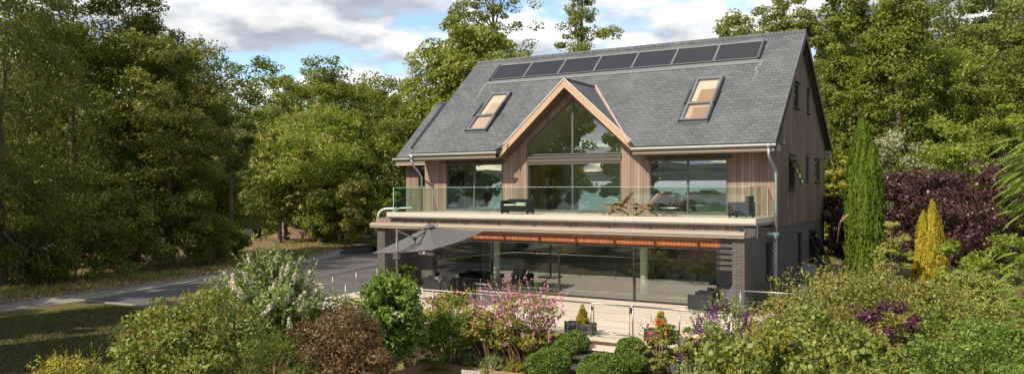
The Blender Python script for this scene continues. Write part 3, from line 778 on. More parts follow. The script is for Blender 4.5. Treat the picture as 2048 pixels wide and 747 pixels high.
# barge boards, soffits, fascias
def barge(name, p, q, m, parent, h=.28, t=.045, up=(0, 0, 1)):
    b = MB(); b.bar(p, q, t, h, up); return b.build(name, m, parent)
fz = DZ - .15; hwf = 3.22
dorm = MB()
A_ = Vector((DX, DY, DZ)); D_ = Vector((DX, back_y, DZ))
for sgn in (-1, 1):
    Cc = Vector((DX + sgn * hw, DY, mz(DY))); Bf = Vector((DX + sgn * hwf, DY, DZ - DS * hwf))
    vs = [A_, Bf, Cc, D_]; lo = [v - Vector((0, 0, .12)) for v in vs]
    dorm.add(vs + lo, [(0, 1, 2, 3), (7, 6, 5, 4), (0, 4, 5, 1), (1, 5, 6, 2), (2, 6, 7, 3), (3, 7, 4, 0)])
DR = dorm.build('dormer_roof', M['slate'], H)
for sgn in (-1, 1):
    p = Vector((DX + sgn * .0, DY + .02, DZ - .17)); q = Vector((DX + sgn * hwf, DY + .02, DZ - .17 - DS * hwf))
    b = MB(); hb = .31
    b.add([p + Vector((0, y, z)) for y in (-.045, 0) for z in (-hb / 2 * 1.1, hb / 2 * 1.02)] + [q + Vector((0, y, z)) for y in (-.045, 0) for z in (-hb / 2 * 1.1, hb / 2 * 1.02)],
          [(0, 1, 5, 4), (2, 6, 7, 3), (0, 2, 3, 1), (4, 5, 7, 6), (1, 3, 7, 5), (0, 4, 6, 2)])
    b.build('bargeboard', M['barge'], DR)
    b = MB(); b.bar(p + Vector((0, -.05, .20)), q + Vector((0, -.05, .20)), .05, .05, (0, 1, 0)); b.build('verge_trim', M['coping'], DR)
    b = MB(); i_ = Vector((0, 0, -.34))
    a1 = Vector((DX, DY + .03, DZ)) + i_; a2 = Vector((DX, -.003, DZ)) + i_; c1 = Vector((DX + sgn * hwf, DY + .03, DZ - DS * hwf)) + i_; c2 = Vector((DX + sgn * hwf, -.003, DZ - DS * hwf)) + i_
    u_ = Vector((0, 0, .03)); vs = [a1, c1, c2, a2]
    b.add(vs + [v + u_ for v in vs], [(3, 2, 1, 0), (4, 5, 6, 7), (0, 1, 5, 4), (1, 2, 6, 5), (2, 3, 7, 6), (3, 0, 4, 7)])
    b.build('soffit', M['barge'], DR)
    b = MB(); v0 = Vector((DX + sgn * (hw + .02), DY - .25, mz(DY - .25) + .02)); v1 = Vector((DX + sgn * .03, back_y + .02, DZ + .035))
    if sgn > 0: b.tube([v0 + Vector((.12, -.1, 0)), v1], .075, 8)
    else: b.tube([v0, v1], .03, 6)
    b.build('valley_flashing', M['copper'], DR)
b = MB()
for i in range(9):
    y0 = DY + i * (back_y - DY) / 9; b.tube([(DX, y0, DZ + .02), (DX, y0 + .32, DZ + .02)], .06, 8)
b.build('ridge_tiles', M['slate'], DR)
b = MB()
for x, dz in ((-9.7, 0), (-10.9, 0)):
    b = MB(); zc = DZ - .34 - DS * abs(x - DX); b.tube([(x, -.4, zc - .03), (x, -.4, zc + .02)], .05, 10)
    b.build('downlight', M['dark'], DR)
for x0, x1 in ((XL, -11.55), (-5.2, XR - .05)):
    b = MB(); b.box(x0, x1, EAVE_Y + .03, -.003, 5.60, 5.63); b.build('soffit', M['barge_grey'], H)
    b = MB(); b.box(x0, x1, EAVE_Y + .0, EAVE_Y + .03, 5.58, 5.76); b.build('fascia', M['barge_grey'], H)
    b = MB(); b.tube([(x0 - .05, EAVE_Y - .05, 5.80), (x1 + .08, EAVE_Y - .05, 5.81)], .062, 10); b.build('gutter', M['gutter'], H)
b = MB(); b.box(-19.95, -16.3, WE - .02, WE + .02, 5.48, 5.72); b.box(-19.9, -16.3, WE + .02, 3.05, 5.48, 5.51); b.build('fascia', M['barge_grey'], H)
b = MB(); b.tube([(-20.1, WE - .07, 5.80), (-16.3, WE - .07, 5.81)], .065, 10); b.build('gutter', M['gutter'], H)
# rake boards at both gable ends
for x, mm in ((XR, 'barge_dark'), (XL, 'barge_dark')):
    for (ya, za), (yb, zb_) in (((EAVE_Y, EAVE_Z), (RIDGE_Y, RIDGE_Z)), ((RY, RZ), (RIDGE_Y, RIDGE_Z))):
        b = MB(); sg = 1 if x > -1 else -1
        p = Vector((x - sg * .012, ya, za - .19)); q = Vector((x - sg * .012, yb, zb_ - .19))
        vs = [p + Vector((i * .02, 0, k)) for i in (-1, 1) for k in (-.16, .10)] + [q + Vector((i * .02, 0, k)) for i in (-1, 1) for k in (-.16, .10)]
        b.add(vs, [(0, 1, 5, 4), (2, 6, 7, 3), (0, 2, 3, 1), (4, 5, 7, 6), (1, 3, 7, 5), (0, 4, 6, 2)])
        b.build('rake_board', M[mm], H)
b = MB(); b.box(.0, XR - .03, RY - .42, RY - .03, 5.72, 6.1); b.build('eave_box', M['barge_grey'], H)
b = MB(); b.box(.003, XR - .03, EAVE_Y + .02, -.02, 5.585, 5.86); b.build('eave_box', M['barge_grey'], H)
# downpipes
b = MB(); b.tube([(.05, -1.16, 5.86), (.05, -1.16, 5.70)], .12, 10, .06); b.tube([(.05, -1.16, 5.70), (.05, -1.14, 5.45), (.09, -.78, 5.15), (.13, -.40, 4.95), (.13, -.34, 4.8), (.13, -.34, .02)], .05, 10)
b.build('downpipe', M['zinc'], H, smooth=True)
b = MB(); b.tube([(-16.1, -1.16, 5.84), (-16.1, -1.16, 5.60)], .10, 10, .055); b.tube([(-16.1, -1.16, 5.62), (-16.1, -1.1, 5.40), (-16.15, -.5, 5.0), (-16.28, -.15, 4.8), (-16.28, -.12, 3.2)], .05, 10)
b.build('downpipe', M['zinc'], H, smooth=True)
# rain spout above the chain
b = MB(); b.tube([(-.43, -1.0, 2.59), (.36, -1.0, 2.59)], .075, 12); b.tube([(.24, -1.0, 2.6), (.24, -1.0, 2.36)], .075, 12, .06); b.build('rain_spout', M['zinc'], H, smooth=True)

# ---- windows
def window_xz(x0, x1, z0, z1, y, divs, fr=.075, mull=.07, label=None, glass='glass', parent=H, lintel=True, sill=True):
    b = MB(); d = .06
    W_ = MB()
    W_.box(x0, x0 + fr, y - d, y + d, z0, z1); W_.box(x1 - fr, x1, y - d, y + d, z0, z1)
    W_.box(x0 + fr, x1 - fr, y - d, y + d, z1 - fr * 1.3, z1); W_.box(x0 + fr, x1 - fr, y - d, y + d, z0, z0 + fr)
    for m_ in divs: W_.box(m_ - mull / 2, m_ + mull / 2, y - d + .003, y + d - .003, z0 + fr, z1 - fr * 1.3)
    F_ = W_.build('window', M['metal'], parent)
    e = [x0 + fr] + list(divs) + [x1 - fr]
    for i in range(len(e) - 1):
        yb = y + .0 + .018 * (i % 2); yt = yb - .0083 * (z1 - z0)     # panes tilted a trace on purpose, to lift the horizon mirrored in them
        g = MB(); g.quad((e[i], yb, z0 + fr), (e[i + 1], yb, z0 + fr), (e[i + 1], yt, z1 - fr), (e[i], yt, z1 - fr))
        g.build('pane', M[glass], F_)
    if lintel:
        g = MB(); g.box(x0 - .12, x1 + .12, y - .16, y - .05, z1 + .003, z1 + .035); g.build('drip_strip', M['dark'], F_)
    return F_
window_xz(*W1, .06, [-3.33])
window_xz(*W3, .06, [-13.40])
# dormer glazing: doors, transom and triangle
window_xz(-10.62, -6.12, 3.24, 5.40, .06, [-8.382], lintel=False)
b = MB(); b.box(-10.60, -6.14, -.03, .12, 5.403, 5.57); b.box(-10.62, -6.12, -.06, .12, 5.573, 5.66); b.build('transom', M['metal'], H)
b = MB(); y = .06; d = .06
b.box(-10.62, -6.12, y - d, y + d, 5.70, 5.76); b.box(-10.62, -10.55, y - d, y + d, 5.76, 6.23); b.box(-6.19, -6.12, y - d, y + d, 5.76, 6.23); b.box(-8.43, -8.335, y - d + .004, y + d - .004, 5.76, 8.04)
for sg, x in ((-1, -10.62), (1, -6.12)):
    p = Vector((x, y, 6.20)); q = Vector((-8.382, y, 8.075)); b.bar(p, q, .117, .075, (0, 0, 1))
TF = b.build('gable_window', M['metal'], H)
g = MB(); g.quad((-10.55, y, 5.76), (-8.42, y, 5.76), (-8.42, y, 8.02), (-10.55, y, 6.22)); g.build('pane', M['glass_tri'], TF)
g = MB(); g.quad((-8.34, y, 5.76), (-6.19, y, 5.76), (-6.19, y - .004, 6.22), (-8.34, y - .019, 8.02)); g.build('pane', M['glass_tri'], TF)
window_xz(*ww, 3.1, [], fr=.06)
# gable side windows
def window_yz(y0, y1, z0, z1, open_=0., x=-.07):
    b = MB(); f = .07
    b.box(x - .05, x + .05, y0, y0 + f, z0, z1); b.box(x - .05, x + .05, y1 - f, y1, z0, z1); b.box(x - .05, x + .05, y0 + f, y1 - f, z0, z0 + f); b.box(x - .05, x + .05, y0 + f, y1 - f, z1 - f, z1)
    F_ = b.build('window', M['dark'], H)
    b = MB(); b.box(x, x + .17, y0 - .06, y1 + .06, z1 + .003, z1 + .035); b.build('hood', M['barge_dark'], F_)
    b = MB(); b.box(x, x + .17, y0 - .06, y1 + .06, z0 - .04, z0 - .003); b.build('sill', M['barge_dark'], F_)
    if open_:
        t = Vector((math.sin(open_), 0, -math.cos(open_))); o_ = Vector((x + .05, 0, z1 - f)); Ln = z1 - z0 - 2 * f
        b = MB()
        for ya in (y0 + f, y1 - f - .07): b.add([o_ + Vector((0, yy, 0)) + t * k + Vector((dx, 0, 0)) for dx in (0, .05) for k in (0, Ln) for yy in (ya, ya + .07)], [(0, 2, 3, 1), (4, 5, 7, 6), (0, 1, 5, 4), (2, 6, 7, 3), (0, 4, 6, 2), (1, 3, 7, 5)])
        for k0, k1 in ((0, .07), (Ln - .09, Ln)): b.add([o_ + Vector((0, yy, 0)) + t * k + Vector((dx, 0, 0)) for dx in (0, .05) for k in (k0, k1) for yy in (y0 + f + .07, y1 - f - .07)], [(0, 2, 3, 1), (4, 5, 7, 6), (0, 1, 5, 4), (2, 6, 7, 3), (0, 4, 6, 2), (1, 3, 7, 5)])
        S_ = b.build('open_sash', M['dark'], F_)
        g = MB(); p = [o_ + Vector((.025, yy, 0)) + t * k for yy, k in ((y0 + f, 0), (y1 - f, 0), (y1 - f, Ln), (y0 + f, Ln))]; g.quad(*p); g.build('pane', M['glass_side'], F_)
    else:
        g = MB(); g.quad((x, y0 + f, z0 + f), (x, y1 - f, z0 + f), (x, y1 - f, z1 - f), (x, y0 + f, z1 - f)); g.build('pane', M['glass_side'], F_)
    return F_
for i, gw in enumerate(GW): window_yz(*gw, open_=R(22) if i == 2 else 0.)
b = MB(); b.box(.003, .12, 1.0, 1.25, 5.95, 6.10); b.tube([(.06, 1.1, 6.1), (.16, 1.1, 6.35)], .03, 6); b.build('security_light', M['gutter'], H)

# ---- brick ground storey
GY = -2.44
SO = [(-1.25, -.40, 1.0, 2.24), (4.45, 5.35, .9, 2.36), (7.0, 8.9, .6, 2.38)]
b = MB()
b.slab([(-4.2, 0), (11, 0), (11, 2.79), (-.0, 2.79), (-2.755, 2.93), (-2.755, 2.60), (-4.2, 2.60)], [rect(s_) for s_ in SO], (-.03, 0, 0), (0, 1, 0), (0, 0, 1), .40)
b.build('side_brick_wall', M['brick'], H)
b = MB(); b.box(-1.34, -.432, GY, GY + .3, 0, 2.5); b.build('recess_brick_wall', M['brick'], H)
b = MB(); b.box(-15.16, -13.97, GY, GY + .3, 0, 2.5); b.build('recess_brick_wall', M['brick'], H)
b = MB(); b.box(-15.57, -15.163, -4.2, 0, 0, 2.60); b.box(-16.2, -15.8, 0, 11, 0, 2.785); b.box(-15.8, -.43, 10.7, 11, 0, 2.785); b.box(-19.75, -16.203, 3.1, 9, 0, 2.6); b.build('left_brick_wall', M['brick'], H)
for s_ in SO: window_yz(s_[0], s_[1], s_[2], s_[3], open_=R(24) if s_[0] > 6 else 0., x=-.13)
b = MB(); b.box(-14.45, -14.35, GY - .03, GY - .003, 1.42, 1.52); b.build('light_switch', M['coping'], H)
# patio doors
b = MB(); gx = [-13.97, -10.92, -7.77, -4.61, -1.34]; z1 = 2.11
y = GY + .06
b.box(gx[0], gx[0] + .13, y - .06, y + .06, 0.02, z1); b.box(gx[-1] - .13, gx[-1], y - .06, y + .06, 0.02, z1); b.box(gx[0] + .13, gx[-1] - .13, y - .06, y + .06, z1 - .07, z1); b.box(gx[0] + .13, gx[-1] - .13, y - .06, y + .06, .02, .085)
for m_ in gx[1:-1]: b.box(m_ - .035, m_ + .035, y - .055, y + .055, .085, z1 - .07)
PF = b.build('patio_door', M['dark'], H)
for i in range(4):
    yy = y - .02 + .02 * (i % 2)
    g = MB(); g.quad((gx[i] + .03, yy, .08), (gx[i + 1] - .03, yy, .08), (gx[i + 1] - .03, yy, z1 - .05), (gx[i] + .03, yy, z1 - .05)); g.build('pane', M['glass_ground'], PF)
b = MB(); b.box(-13.97, -1.34, GY + .0, GY + .12, 2.113, 2.50); b.build('cedar_band', M['clad_orange'], H)
# ---- balcony
BX0, BX1, BY = -16.0, -.245, -2.76
b = MB(); b.box(-16.2, .0, -2.70, -.003, 2.94, 3.17); b.box(-16.2, -.02, -2.6, -2.45, 2.52, 2.94); BA = b.build('balcony', M['coping'], H)
b = MB(); b.box(-16.05, -.03, BY + .12, -.003, 3.172, 3.20); b.build('deck', plain('balcony_floor', (.46, .40, .34), .7, var=.08), BA)
b = MB(); b.box(-16.2, -.005, BY - .06, BY + .12, 3.03, 3.215); b.box(-.185, -.005, BY + .123, .02, 3.03, 3.215); b.build('coping', M['coping'], BA)
b = MB(); b.box(-16.25, .03, BY - .10, BY + .1, 2.975, 3.027); b.box(-.15, .03, BY + .103, .02, 2.975, 3.027); b.build('drip_flashing', M['lead'], BA)
b = MB(); b.box(-16.0, -.55, -2.66, -2.602, 2.62, 2.972); b.build('apron_boards', M['clad'], BA)
js = [-15.86, -13.95, -11.95, -9.9, -7.75, -5.6, -3.5, -1.85, -.245]
px = [881.4, 984.8, 1095, 1218.7, 1352.3]
js = [-15.86] + [CAM[0] + (BY - CAM[1]) / (math.cos(YAW) + (u - 1024) / FPX * math.sin(YAW)) * (-math.sin(YAW) + (u - 1024) / FPX * math.cos(YAW)) for u in px] + [-.245]
for a, c in zip(js[:-1], js[1:]):
    b = MB(); b.quad((a + .008, BY, 3.10), (c - .008, BY, 3.10), (c - .008, BY, 4.30), (a + .008, BY, 4.30)); P_ = b.build('glass_panel', M['balus'], BA)
    b = MB(); b.box(a + .008, c - .008, BY - .010, BY + .010, 4.301, 4.312); b.build('glass_edge', M['balus_edge'], BA)
b = MB(); b.quad((-.246, BY + .03, 3.10), (-.246, -.06, 3.10), (-.246, -.06, 4.30), (-.246, BY + .03, 4.30)); b.build('glass_panel', M['balus'], BA)
b = MB(); b.box(-.257, -.235, BY + .03, -.06, 4.301, 4.312); b.box(-.257, -.235, -.06, -.045, 3.1, 4.312); b.build('glass_edge', M['balus_edge'], BA)
b = MB(); b.quad((-15.861, BY + .03, 3.10), (-15.861, -.4, 3.10), (-15.861, -.4, 4.30), (-15.861, BY + .03, 4.30)); b.build('glass_panel', M['balus'], BA)
b = MB(); b.box(-15.873, -15.849, BY + .03, -.4, 4.301, 4.312); b.box(-15.873, -15.849, BY - .01, BY + .012, 3.1, 4.312); b.build('glass_edge', M['balus_edge'], BA)
# ---- pergola canopy along the front
b = MB()
x0, x1 = -15.85, .0
pr_ = [(-4.36, 2.60), (-4.38, 2.70), (-4.33, 2.80), (-4.18, 2.82), (-3.98, 2.80), (-3.98, 2.72), (-4.2, 2.62)]
n_ = len(pr_); b.add([(x0, y, z) for y, z in pr_] + [(x1, y, z) for y, z in pr_], [tuple(range(n_)), tuple(range(n_, 2 * n_))[::-1]] + [(i, (i + 1) % n_, n_ + (i + 1) % n_, n_ + i) for i in range(n_)])
PG = b.build('pergola', M['barge_grey'], H)
for i in range(10):
    x = -15.3 + i * 1.63; b = MB(); b.box(x - .04, x + .04, -3.98, -2.66, 2.54, 2.70); b.build('rafter', M['barge_grey'], PG)
    b = MB(); b.box(x - .07, x + .07, -2.85, -2.665, 2.703, 2.78); b.build('bracket', M['lead'], PG)
b = MB()
for i in range(6): y = -3.86 + i * .205; b.box(x0 + .1, -1.0, y - .03, y + .03, 2.703, 2.728)
b.build('canopy_slats', M['barge_grey'], PG)
b = MB(); b.box(x0 + .2, -1.1, -3.97, -3.93, 2.50, 2.55); b.build('lower_rail', M['barge_grey'], PG)
# pier caps
b = MB(); b.box(-.5, .0, -4.25, -2.7, 2.603, 2.66) if False else None
# ---- interior shells
b = MB()
b.box(-15.78, -.44, GY + .3, 6.0, 0.0, .03); b.build('room_floor', M['floor'], H)
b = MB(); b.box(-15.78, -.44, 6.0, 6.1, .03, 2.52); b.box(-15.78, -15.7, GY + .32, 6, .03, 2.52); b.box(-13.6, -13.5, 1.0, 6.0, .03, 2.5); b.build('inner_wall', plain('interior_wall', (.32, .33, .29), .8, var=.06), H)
b = MB(); b.box(-15.78, -.44, GY + .14, 6.1, 2.505, 2.54); b.build('inner_ceiling', M['plaster'], H)
for x in (-11.5, -4.72):
    b = MB(); b.tube([(x, -1.1, .03), (x, -1.1, 2.5)], .155, 20); b.build('column', plain('cream_column', (.78, .80, .64), .5, var=.04), H, smooth=True)
b = MB(); b.box(-15.9, -.25, .03, 3.9, 3.17, 3.22); b.build('room_floor', plain('oak_floor', (.30, .22, .15), .5, var=.1), H)
b = MB()
b.box(-15.9, -.25, 3.9, 4.0, 3.22, 7.6); b.box(-11.32, -11.22, .26, 3.9, 3.22, 5.66); b.box(-5.55, -5.45, .26, 3.9, 3.22, 5.66); b.box(-15.95, -15.9, .26, 3.9, 3.22, 5.66); b.box(-.3, -.25, .26, 3.9, 3.22, 5.66)
b.build('inner_wall', plain('upper_wall', (.60, .62, .50), .85, var=.04), H)
b = MB(); b.box(-15.9, -11.3, .26, 3.9, 5.66, 5.70); b.box(-5.5, -.25, .26, 3.9, 5.66, 5.70)
for sg in (-1, 1):
    vs = [Vector((DX, .26, 8.42)), Vector((DX + sg * 3.1, .26, 5.64)), Vector((DX + sg * 3.1, 3.9, 5.64)), Vector((DX, 3.9, 8.42))]; u_ = Vector((0, 0, .05))
    b.add(vs + [v + u_ for v in vs], [(3, 2, 1, 0), (4, 5, 6, 7), (0, 1, 5, 4), (1, 2, 6, 5), (2, 3, 7, 6), (3, 0, 4, 7)])
b.build('inner_ceiling', M['plaster'], H)
# ================================================================ terrace, steps, rails
b = MB(); b.box(-15.5, .9, -9.9, GY - .002, -.10, 0); b.box(-15.16, -.43, GY + .0, GY + .3, -.1, -.004)
tag(b.build('patio', M['paving']), kind='structure')
b = MB(); b.quad((.0, -4.75, -.012), (3.4, -4.75, -.012), (3.2, 13, -.012), (.0, 13, -.012)); tag(b.build('side_path', plain('dark_flags', (.12, .105, .095), .85, var=.25)), kind='structure')
rw = thing('retaining_wall', 'low dark brick retaining wall with pale coping below the patio railing', 'wall', (-4, -9.95, -.95))
for x0, x1 in ((-9.6, -2.97), (-1.66, .95)):
    b = MB(); b.box(x0, x1, -10.06, -9.91, -1.0, -.052); b.build('brickwork', M['brick'], rw)
    b = MB(); b.box(x0, x1, -10.12, -9.903, -.05, .003); b.build('coping', M['coping'], rw)
st = thing('garden_steps', 'pale stone garden steps with dark risers going down between clipped box balls', 'steps', (-2.3, -11, -.95))
for k in range(5):
    y0 = -9.93 - .56 * k; zt = -.17 * (k + 1)
    b = MB(); b.box(-2.96, -1.67, y0 - .60, y0, zt - .045, zt); s_ = b.build('tread', M['paving'], st)
    b = MB(); b.box(-2.95, -1.68, y0 - .56, y0 - .002, -1.1, zt - .047); b.build('riser', M['brick'], st)

def railing(name, label, pts, ncab=4, h=.97, loc=None, endposts=(True, True)):
    o = thing(name, label, 'railing', loc or (pts[0][0], pts[0][1], 0))
    b = MB(); b.tube([(x, y, h) for x, y in pts], .026, 8); b.build('top_rail', M['steel'], o, smooth=True)
    for i in range(len(pts) - 1):
        p, q = Vector(pts[i]), Vector(pts[i + 1]); n = max(1, round((q - p).length / 1.75))
        for k in range(n + (1 if i == len(pts) - 2 else 0)):
            c = p.lerp(q, k / n); b = MB(); b.tube([(c.x, c.y, 0.004), (c.x, c.y, h - .02)], .022, 8); b.build('post', M['steel'], o, smooth=True)
        for k in range(ncab):
            z = .12 + k * (h - .22) / ncab * 1.05; b = MB(); b.tube([(p.x, p.y, z), (q.x, q.y, z)], .003, 4); b.build('cable', M['steel'], o)
    return o
railing('cable_railing', 'long steel cable railing along the front edge of the patio behind the roses', [(-15.45, -4.35), (-14.1, -9.8), (-2.95, -9.8)])
railing('cable_railing', 'short steel cable railing beside the gate, ending at the purple buddleia', [(-1.67, -9.8), (1.0, -9.8)])
railing('cable_railing', 'steel cable railing at the foot of the galvanised rain chain', [(-.0, -4.83), (1.15, -4.80), (2.3, -4.85)], ncab=3)
g_ = thing('garden_gate', 'steel framed garden gate at the top of the stone steps', 'gate', (-2.85, -9.8, 0))
b = MB(); b.tube([(-2.86, -9.8, .14), (-2.86, -9.8, .96), (-1.76, -9.8, .96), (-1.76, -9.8, .14), (-2.86, -9.8, .14)], .022, 8); b.build('gate_frame', M['steel'], g_, smooth=True)
for k in range(3):
    b = MB(); b.tube([(-2.86, -9.8, .32 + .2 * k), (-1.76, -9.8, .32 + .2 * k)], .0045, 4); b.build('cable', M['steel'], g_)
for z in (.28, .82):
    b = MB(); b.box(-2.94, -2.87, -9.83, -9.77, z - .05, z + .05); b.build('hinge', M['dark'], g_)
b = MB(); b.box(-1.76, -1.69, -9.84, -9.78, .76, .92); b.build('latch', M['dark'], g_)

# planters
def planter(x, y, label, group=None):
    o = thing('planter', label, 'planter', (x, y, .003))
    b = MB(); wv, dv, hv = .42, .17, .34
    for i in range(4):
        z = .01 + i * .082; b.box(x - wv, x + wv, y - dv, y - dv + .025, z, z + .076); b.box(x - wv, x + wv, y + dv - .025, y + dv, z, z + .076)
        b.box(x - wv, x - wv + .025, y - dv + .026, y + dv - .026, z, z + .076); b.box(x + wv - .025, x + wv, y - dv + .026, y + dv - .026, z, z + .076)
    b.build('box_boards', plain('dark_planter', (.055, .048, .045), .8, var=.2), o)
    b = MB(); b.box(x - wv + .03, x + wv - .03, y - dv + .03, y + dv - .03, .02, .28); b.build('soil', plain('potting_soil', (.03, .022, .016), .95), o)
    for sx in (-1, 1):
        b = MB(); b.box(x + sx * (wv + .012) - .03, x + sx * (wv + .012) + .03, y - dv - .012, y - dv + .02, .0, .36); b.build('corner_post', M['dark'], o)
    return o
planter(-3.42, -9.45, 'dark slatted wooden planter left of the garden gate')
planter(-.95, -9.45, 'dark slatted wooden planter right of the gate, half hidden by a rose bush')
def conifer(name, label, x, y, zb, H_, r, mt, seed, leaf=.06, n=70, npc=60, kind='cone'):
    o = thing(name, label, 'conifer', (x, y, zb)); L = Leaves(seed)
    crown(L, .06, H_, r, r, kind, n, max(.06, r * .33), npc, leaf, .35, .15, .1, 0, 1.2, .35, hang=-1.1)
    L.build('foliage', M[mt], o); b = MB(); b.tube([(x, y, zb), (x, y, zb + H_ * .8)], .02, 6, .008); b.build('stem', M['twig'], o); return o
conifer('dwarf_conifer', 'small golden cone-shaped conifer in the planter left of the gate', -3.38, -9.45, .28, .52, .17, 'l_gold', 11)
conifer('dwarf_conifer', 'small golden conifer tip rising behind the mixed rose bush', -.98, -9.45, .28, .58, .17, 'l_gold', 12)

# ================================================================ parasol
P = thing('parasol', 'large square grey cantilever parasol tilted over the patio', 'parasol', (-11.26, -8.22, .0))
mx, my = -11.26, -8.22
b = MB(); b.tube([(mx, my, .05), (mx, my, 2.81)], .045, 12); b.build('mast', M['metal'], P, smooth=True)
b = MB(); b.box(mx - .45, mx + .45, my - .45, my + .45, .002, .06); b.build('base', M['black'], P)
cr_ = [Vector((-12.80, -7.74, 2.02)), Vector((-9.75, -8.10, 2.18)), Vector((-9.21, -5.61, 2.72)), Vector((-12.2, -5.2, 2.50))]
cr_ = [Vector((-12.80, -7.74, 1.86)), Vector((-9.60, -8.26, 2.16)), Vector((-9.21, -5.61, 2.68)), Vector((-12.41, -5.09, 2.38))]
ap = Vector((-11.02, -6.66, 2.86))
b = MB(); n_ = 6
for i in range(4):
    p, q = cr_[i], cr_[(i + 1) % 4]; k0 = len(b.v)
    for a in range(n_ + 1):
        for c in range(n_ + 1):
            t = a / n_; e = p.lerp(q, c / n_); s_ = ap.lerp(e, t); s_.z -= .10 * t * (1 - t) * 4 * .35 + .05 * math.sin(PI * c / n_) * t
            b.v.append(tuple(s_))
    for a in range(n_):
        for c in range(n_): b.f.append((k0 + a * (n_ + 1) + c, k0 + (a + 1) * (n_ + 1) + c, k0 + (a + 1) * (n_ + 1) + c + 1, k0 + a * (n_ + 1) + c + 1))
    m_ = len(b.v)
cv = b.build('canopy', M['canvas'], P)
so_ = cv.modifiers.new('thickness', 'SOLIDIFY'); so_.thickness = .012
b = MB()
for c in cr_: b.bar(ap - Vector((0, 0, .06)), ap.lerp(c, .985) - Vector((0, 0, .07)), .025, .035)
for i in range(4): b.bar(ap - Vector((0, 0, .06)), ap.lerp((cr_[i] + cr_[(i + 1) % 4]) / 2, .97) - Vector((0, 0, .10)), .02, .03)
b.build('ribs', M['metal'], P)
b = MB(); v_ = [ap.lerp(c, .16) + Vector((0, 0, .05)) for c in cr_]; t_ = ap + Vector((0, 0, .09))
k0 = 0; b.add(v_ + [t_], [(0, 1, 4), (1, 2, 4), (2, 3, 4), (3, 0, 4)]); vt_ = b.build('vent_cap', M['canvas'], P)
b = MB(); b.tube([t_, t_ + Vector((0, 0, .07))], .035, 8)
for c in cr_: b.ball(ap.lerp(c, .16) + Vector((0, 0, .055)), .03, 8)
b.build('finial', M['black'], P)
e1 = Vector((-10.75, -7.85, 2.46)); e2 = Vector((-10.75, -7.85, 2.22)); e3 = Vector((mx, my, 1.95))
b = MB(); b.bar((mx, my, 2.75), e1, .05, .06); b.build('upper_arm', M['metal'], P)
b = MB(); b.bar(e1, e2, .045, .05); b.bar(e2, e3, .045, .05); b.build('lower_arm', M['metal'], P)
b = MB(); b.box(mx - .09, mx + .09, my - .09, my + .09, 1.74, 2.0); b.tube([(mx - .1, my, 1.86), (mx - .2, my, 1.86), (mx - .2, my, 1.7)], .018, 6); b.build('crank_housing', M['metal'], P)
b = MB(); b.ball(e1, .07, 10); b.build('elbow_joint', M['black'], P)
b = MB(); b.bar(e1, ap - Vector((0, 0, .1)), .05, .05); b.build('canopy_arm', M['metal'], P)

# ================================================================ outdoor furniture
def local(o, fn, name, m, **kw):
    """part built in the thing's own frame, then turned with it"""
    b = MB(); fn(b); b.v = [tuple(Vector(v) + o.location) for v in b.v]; return b.build(name, m, o, **kw)
def wicker_seat(label, x, y, z, w_, rz, cat='armchair', name='wicker_armchair', cushions=1, back=.62, d=.72):
    o = thing(name, label, cat, (x, y, z), rz)
    local(o, lambda b: (b.box(-w_ / 2 + .09, w_ / 2 - .09, -d / 2, d / 2 - .1, .14, .32)), 'seat', M['wicker'])
    local(o, lambda b: (b.box(-w_ / 2 + .09, w_ / 2 - .09, d / 2 - .1, d / 2, .10, back)), 'backrest', M['wicker'])
    for sx in (-1, 1):
        local(o, lambda b: (b.box(min(sx * w_ / 2, sx * (w_ / 2 - .09)), max(sx * w_ / 2, sx * (w_ / 2 - .09)), -d / 2, d / 2, .06, .56)), 'armrest', M['wicker'])
        for sy in (-1, 1):
            local(o, lambda b: (b.box(sx * (w_ / 2 - .05) - .025, sx * (w_ / 2 - .05) + .025, sy * (d / 2 - .05) - .025, sy * (d / 2 - .05) + .025, 0, .06)), 'leg', M['black'])
    return o
def cushion(o, x0, x1, y0, y1, z0, z1, name, m):
    return local(o, lambda b: b.box(x0, x1, y0, y1, z0, z1), name, m, bevel=.03, smooth=True)
s1 = wicker_seat('black wicker two-seat sofa with cream cushions on the balcony', -9.92, -2.0, 3.2, 1.22, R(8), 'sofa', 'wicker_sofa')
cushion(s1, -.5, .02, -.36, .22, .325, .41, 'seat_cushion', M['cream']); cushion(s1, .04, .52, -.36, .22, .325, .41, 'seat_cushion', M['cream']); cushion(s1, .0, .46, -.30, .2, .415, .47, 'folded_cushion', M['cream'])
s2 = wicker_seat('grey-black wicker armchair at the right end of the balcony', -.72, -1.95, 3.2, .68, R(-52), back=.78)
cushion(s2, -.24, .24, -.3, .24, .325, .39, 'seat_cushion', M['canvas'])
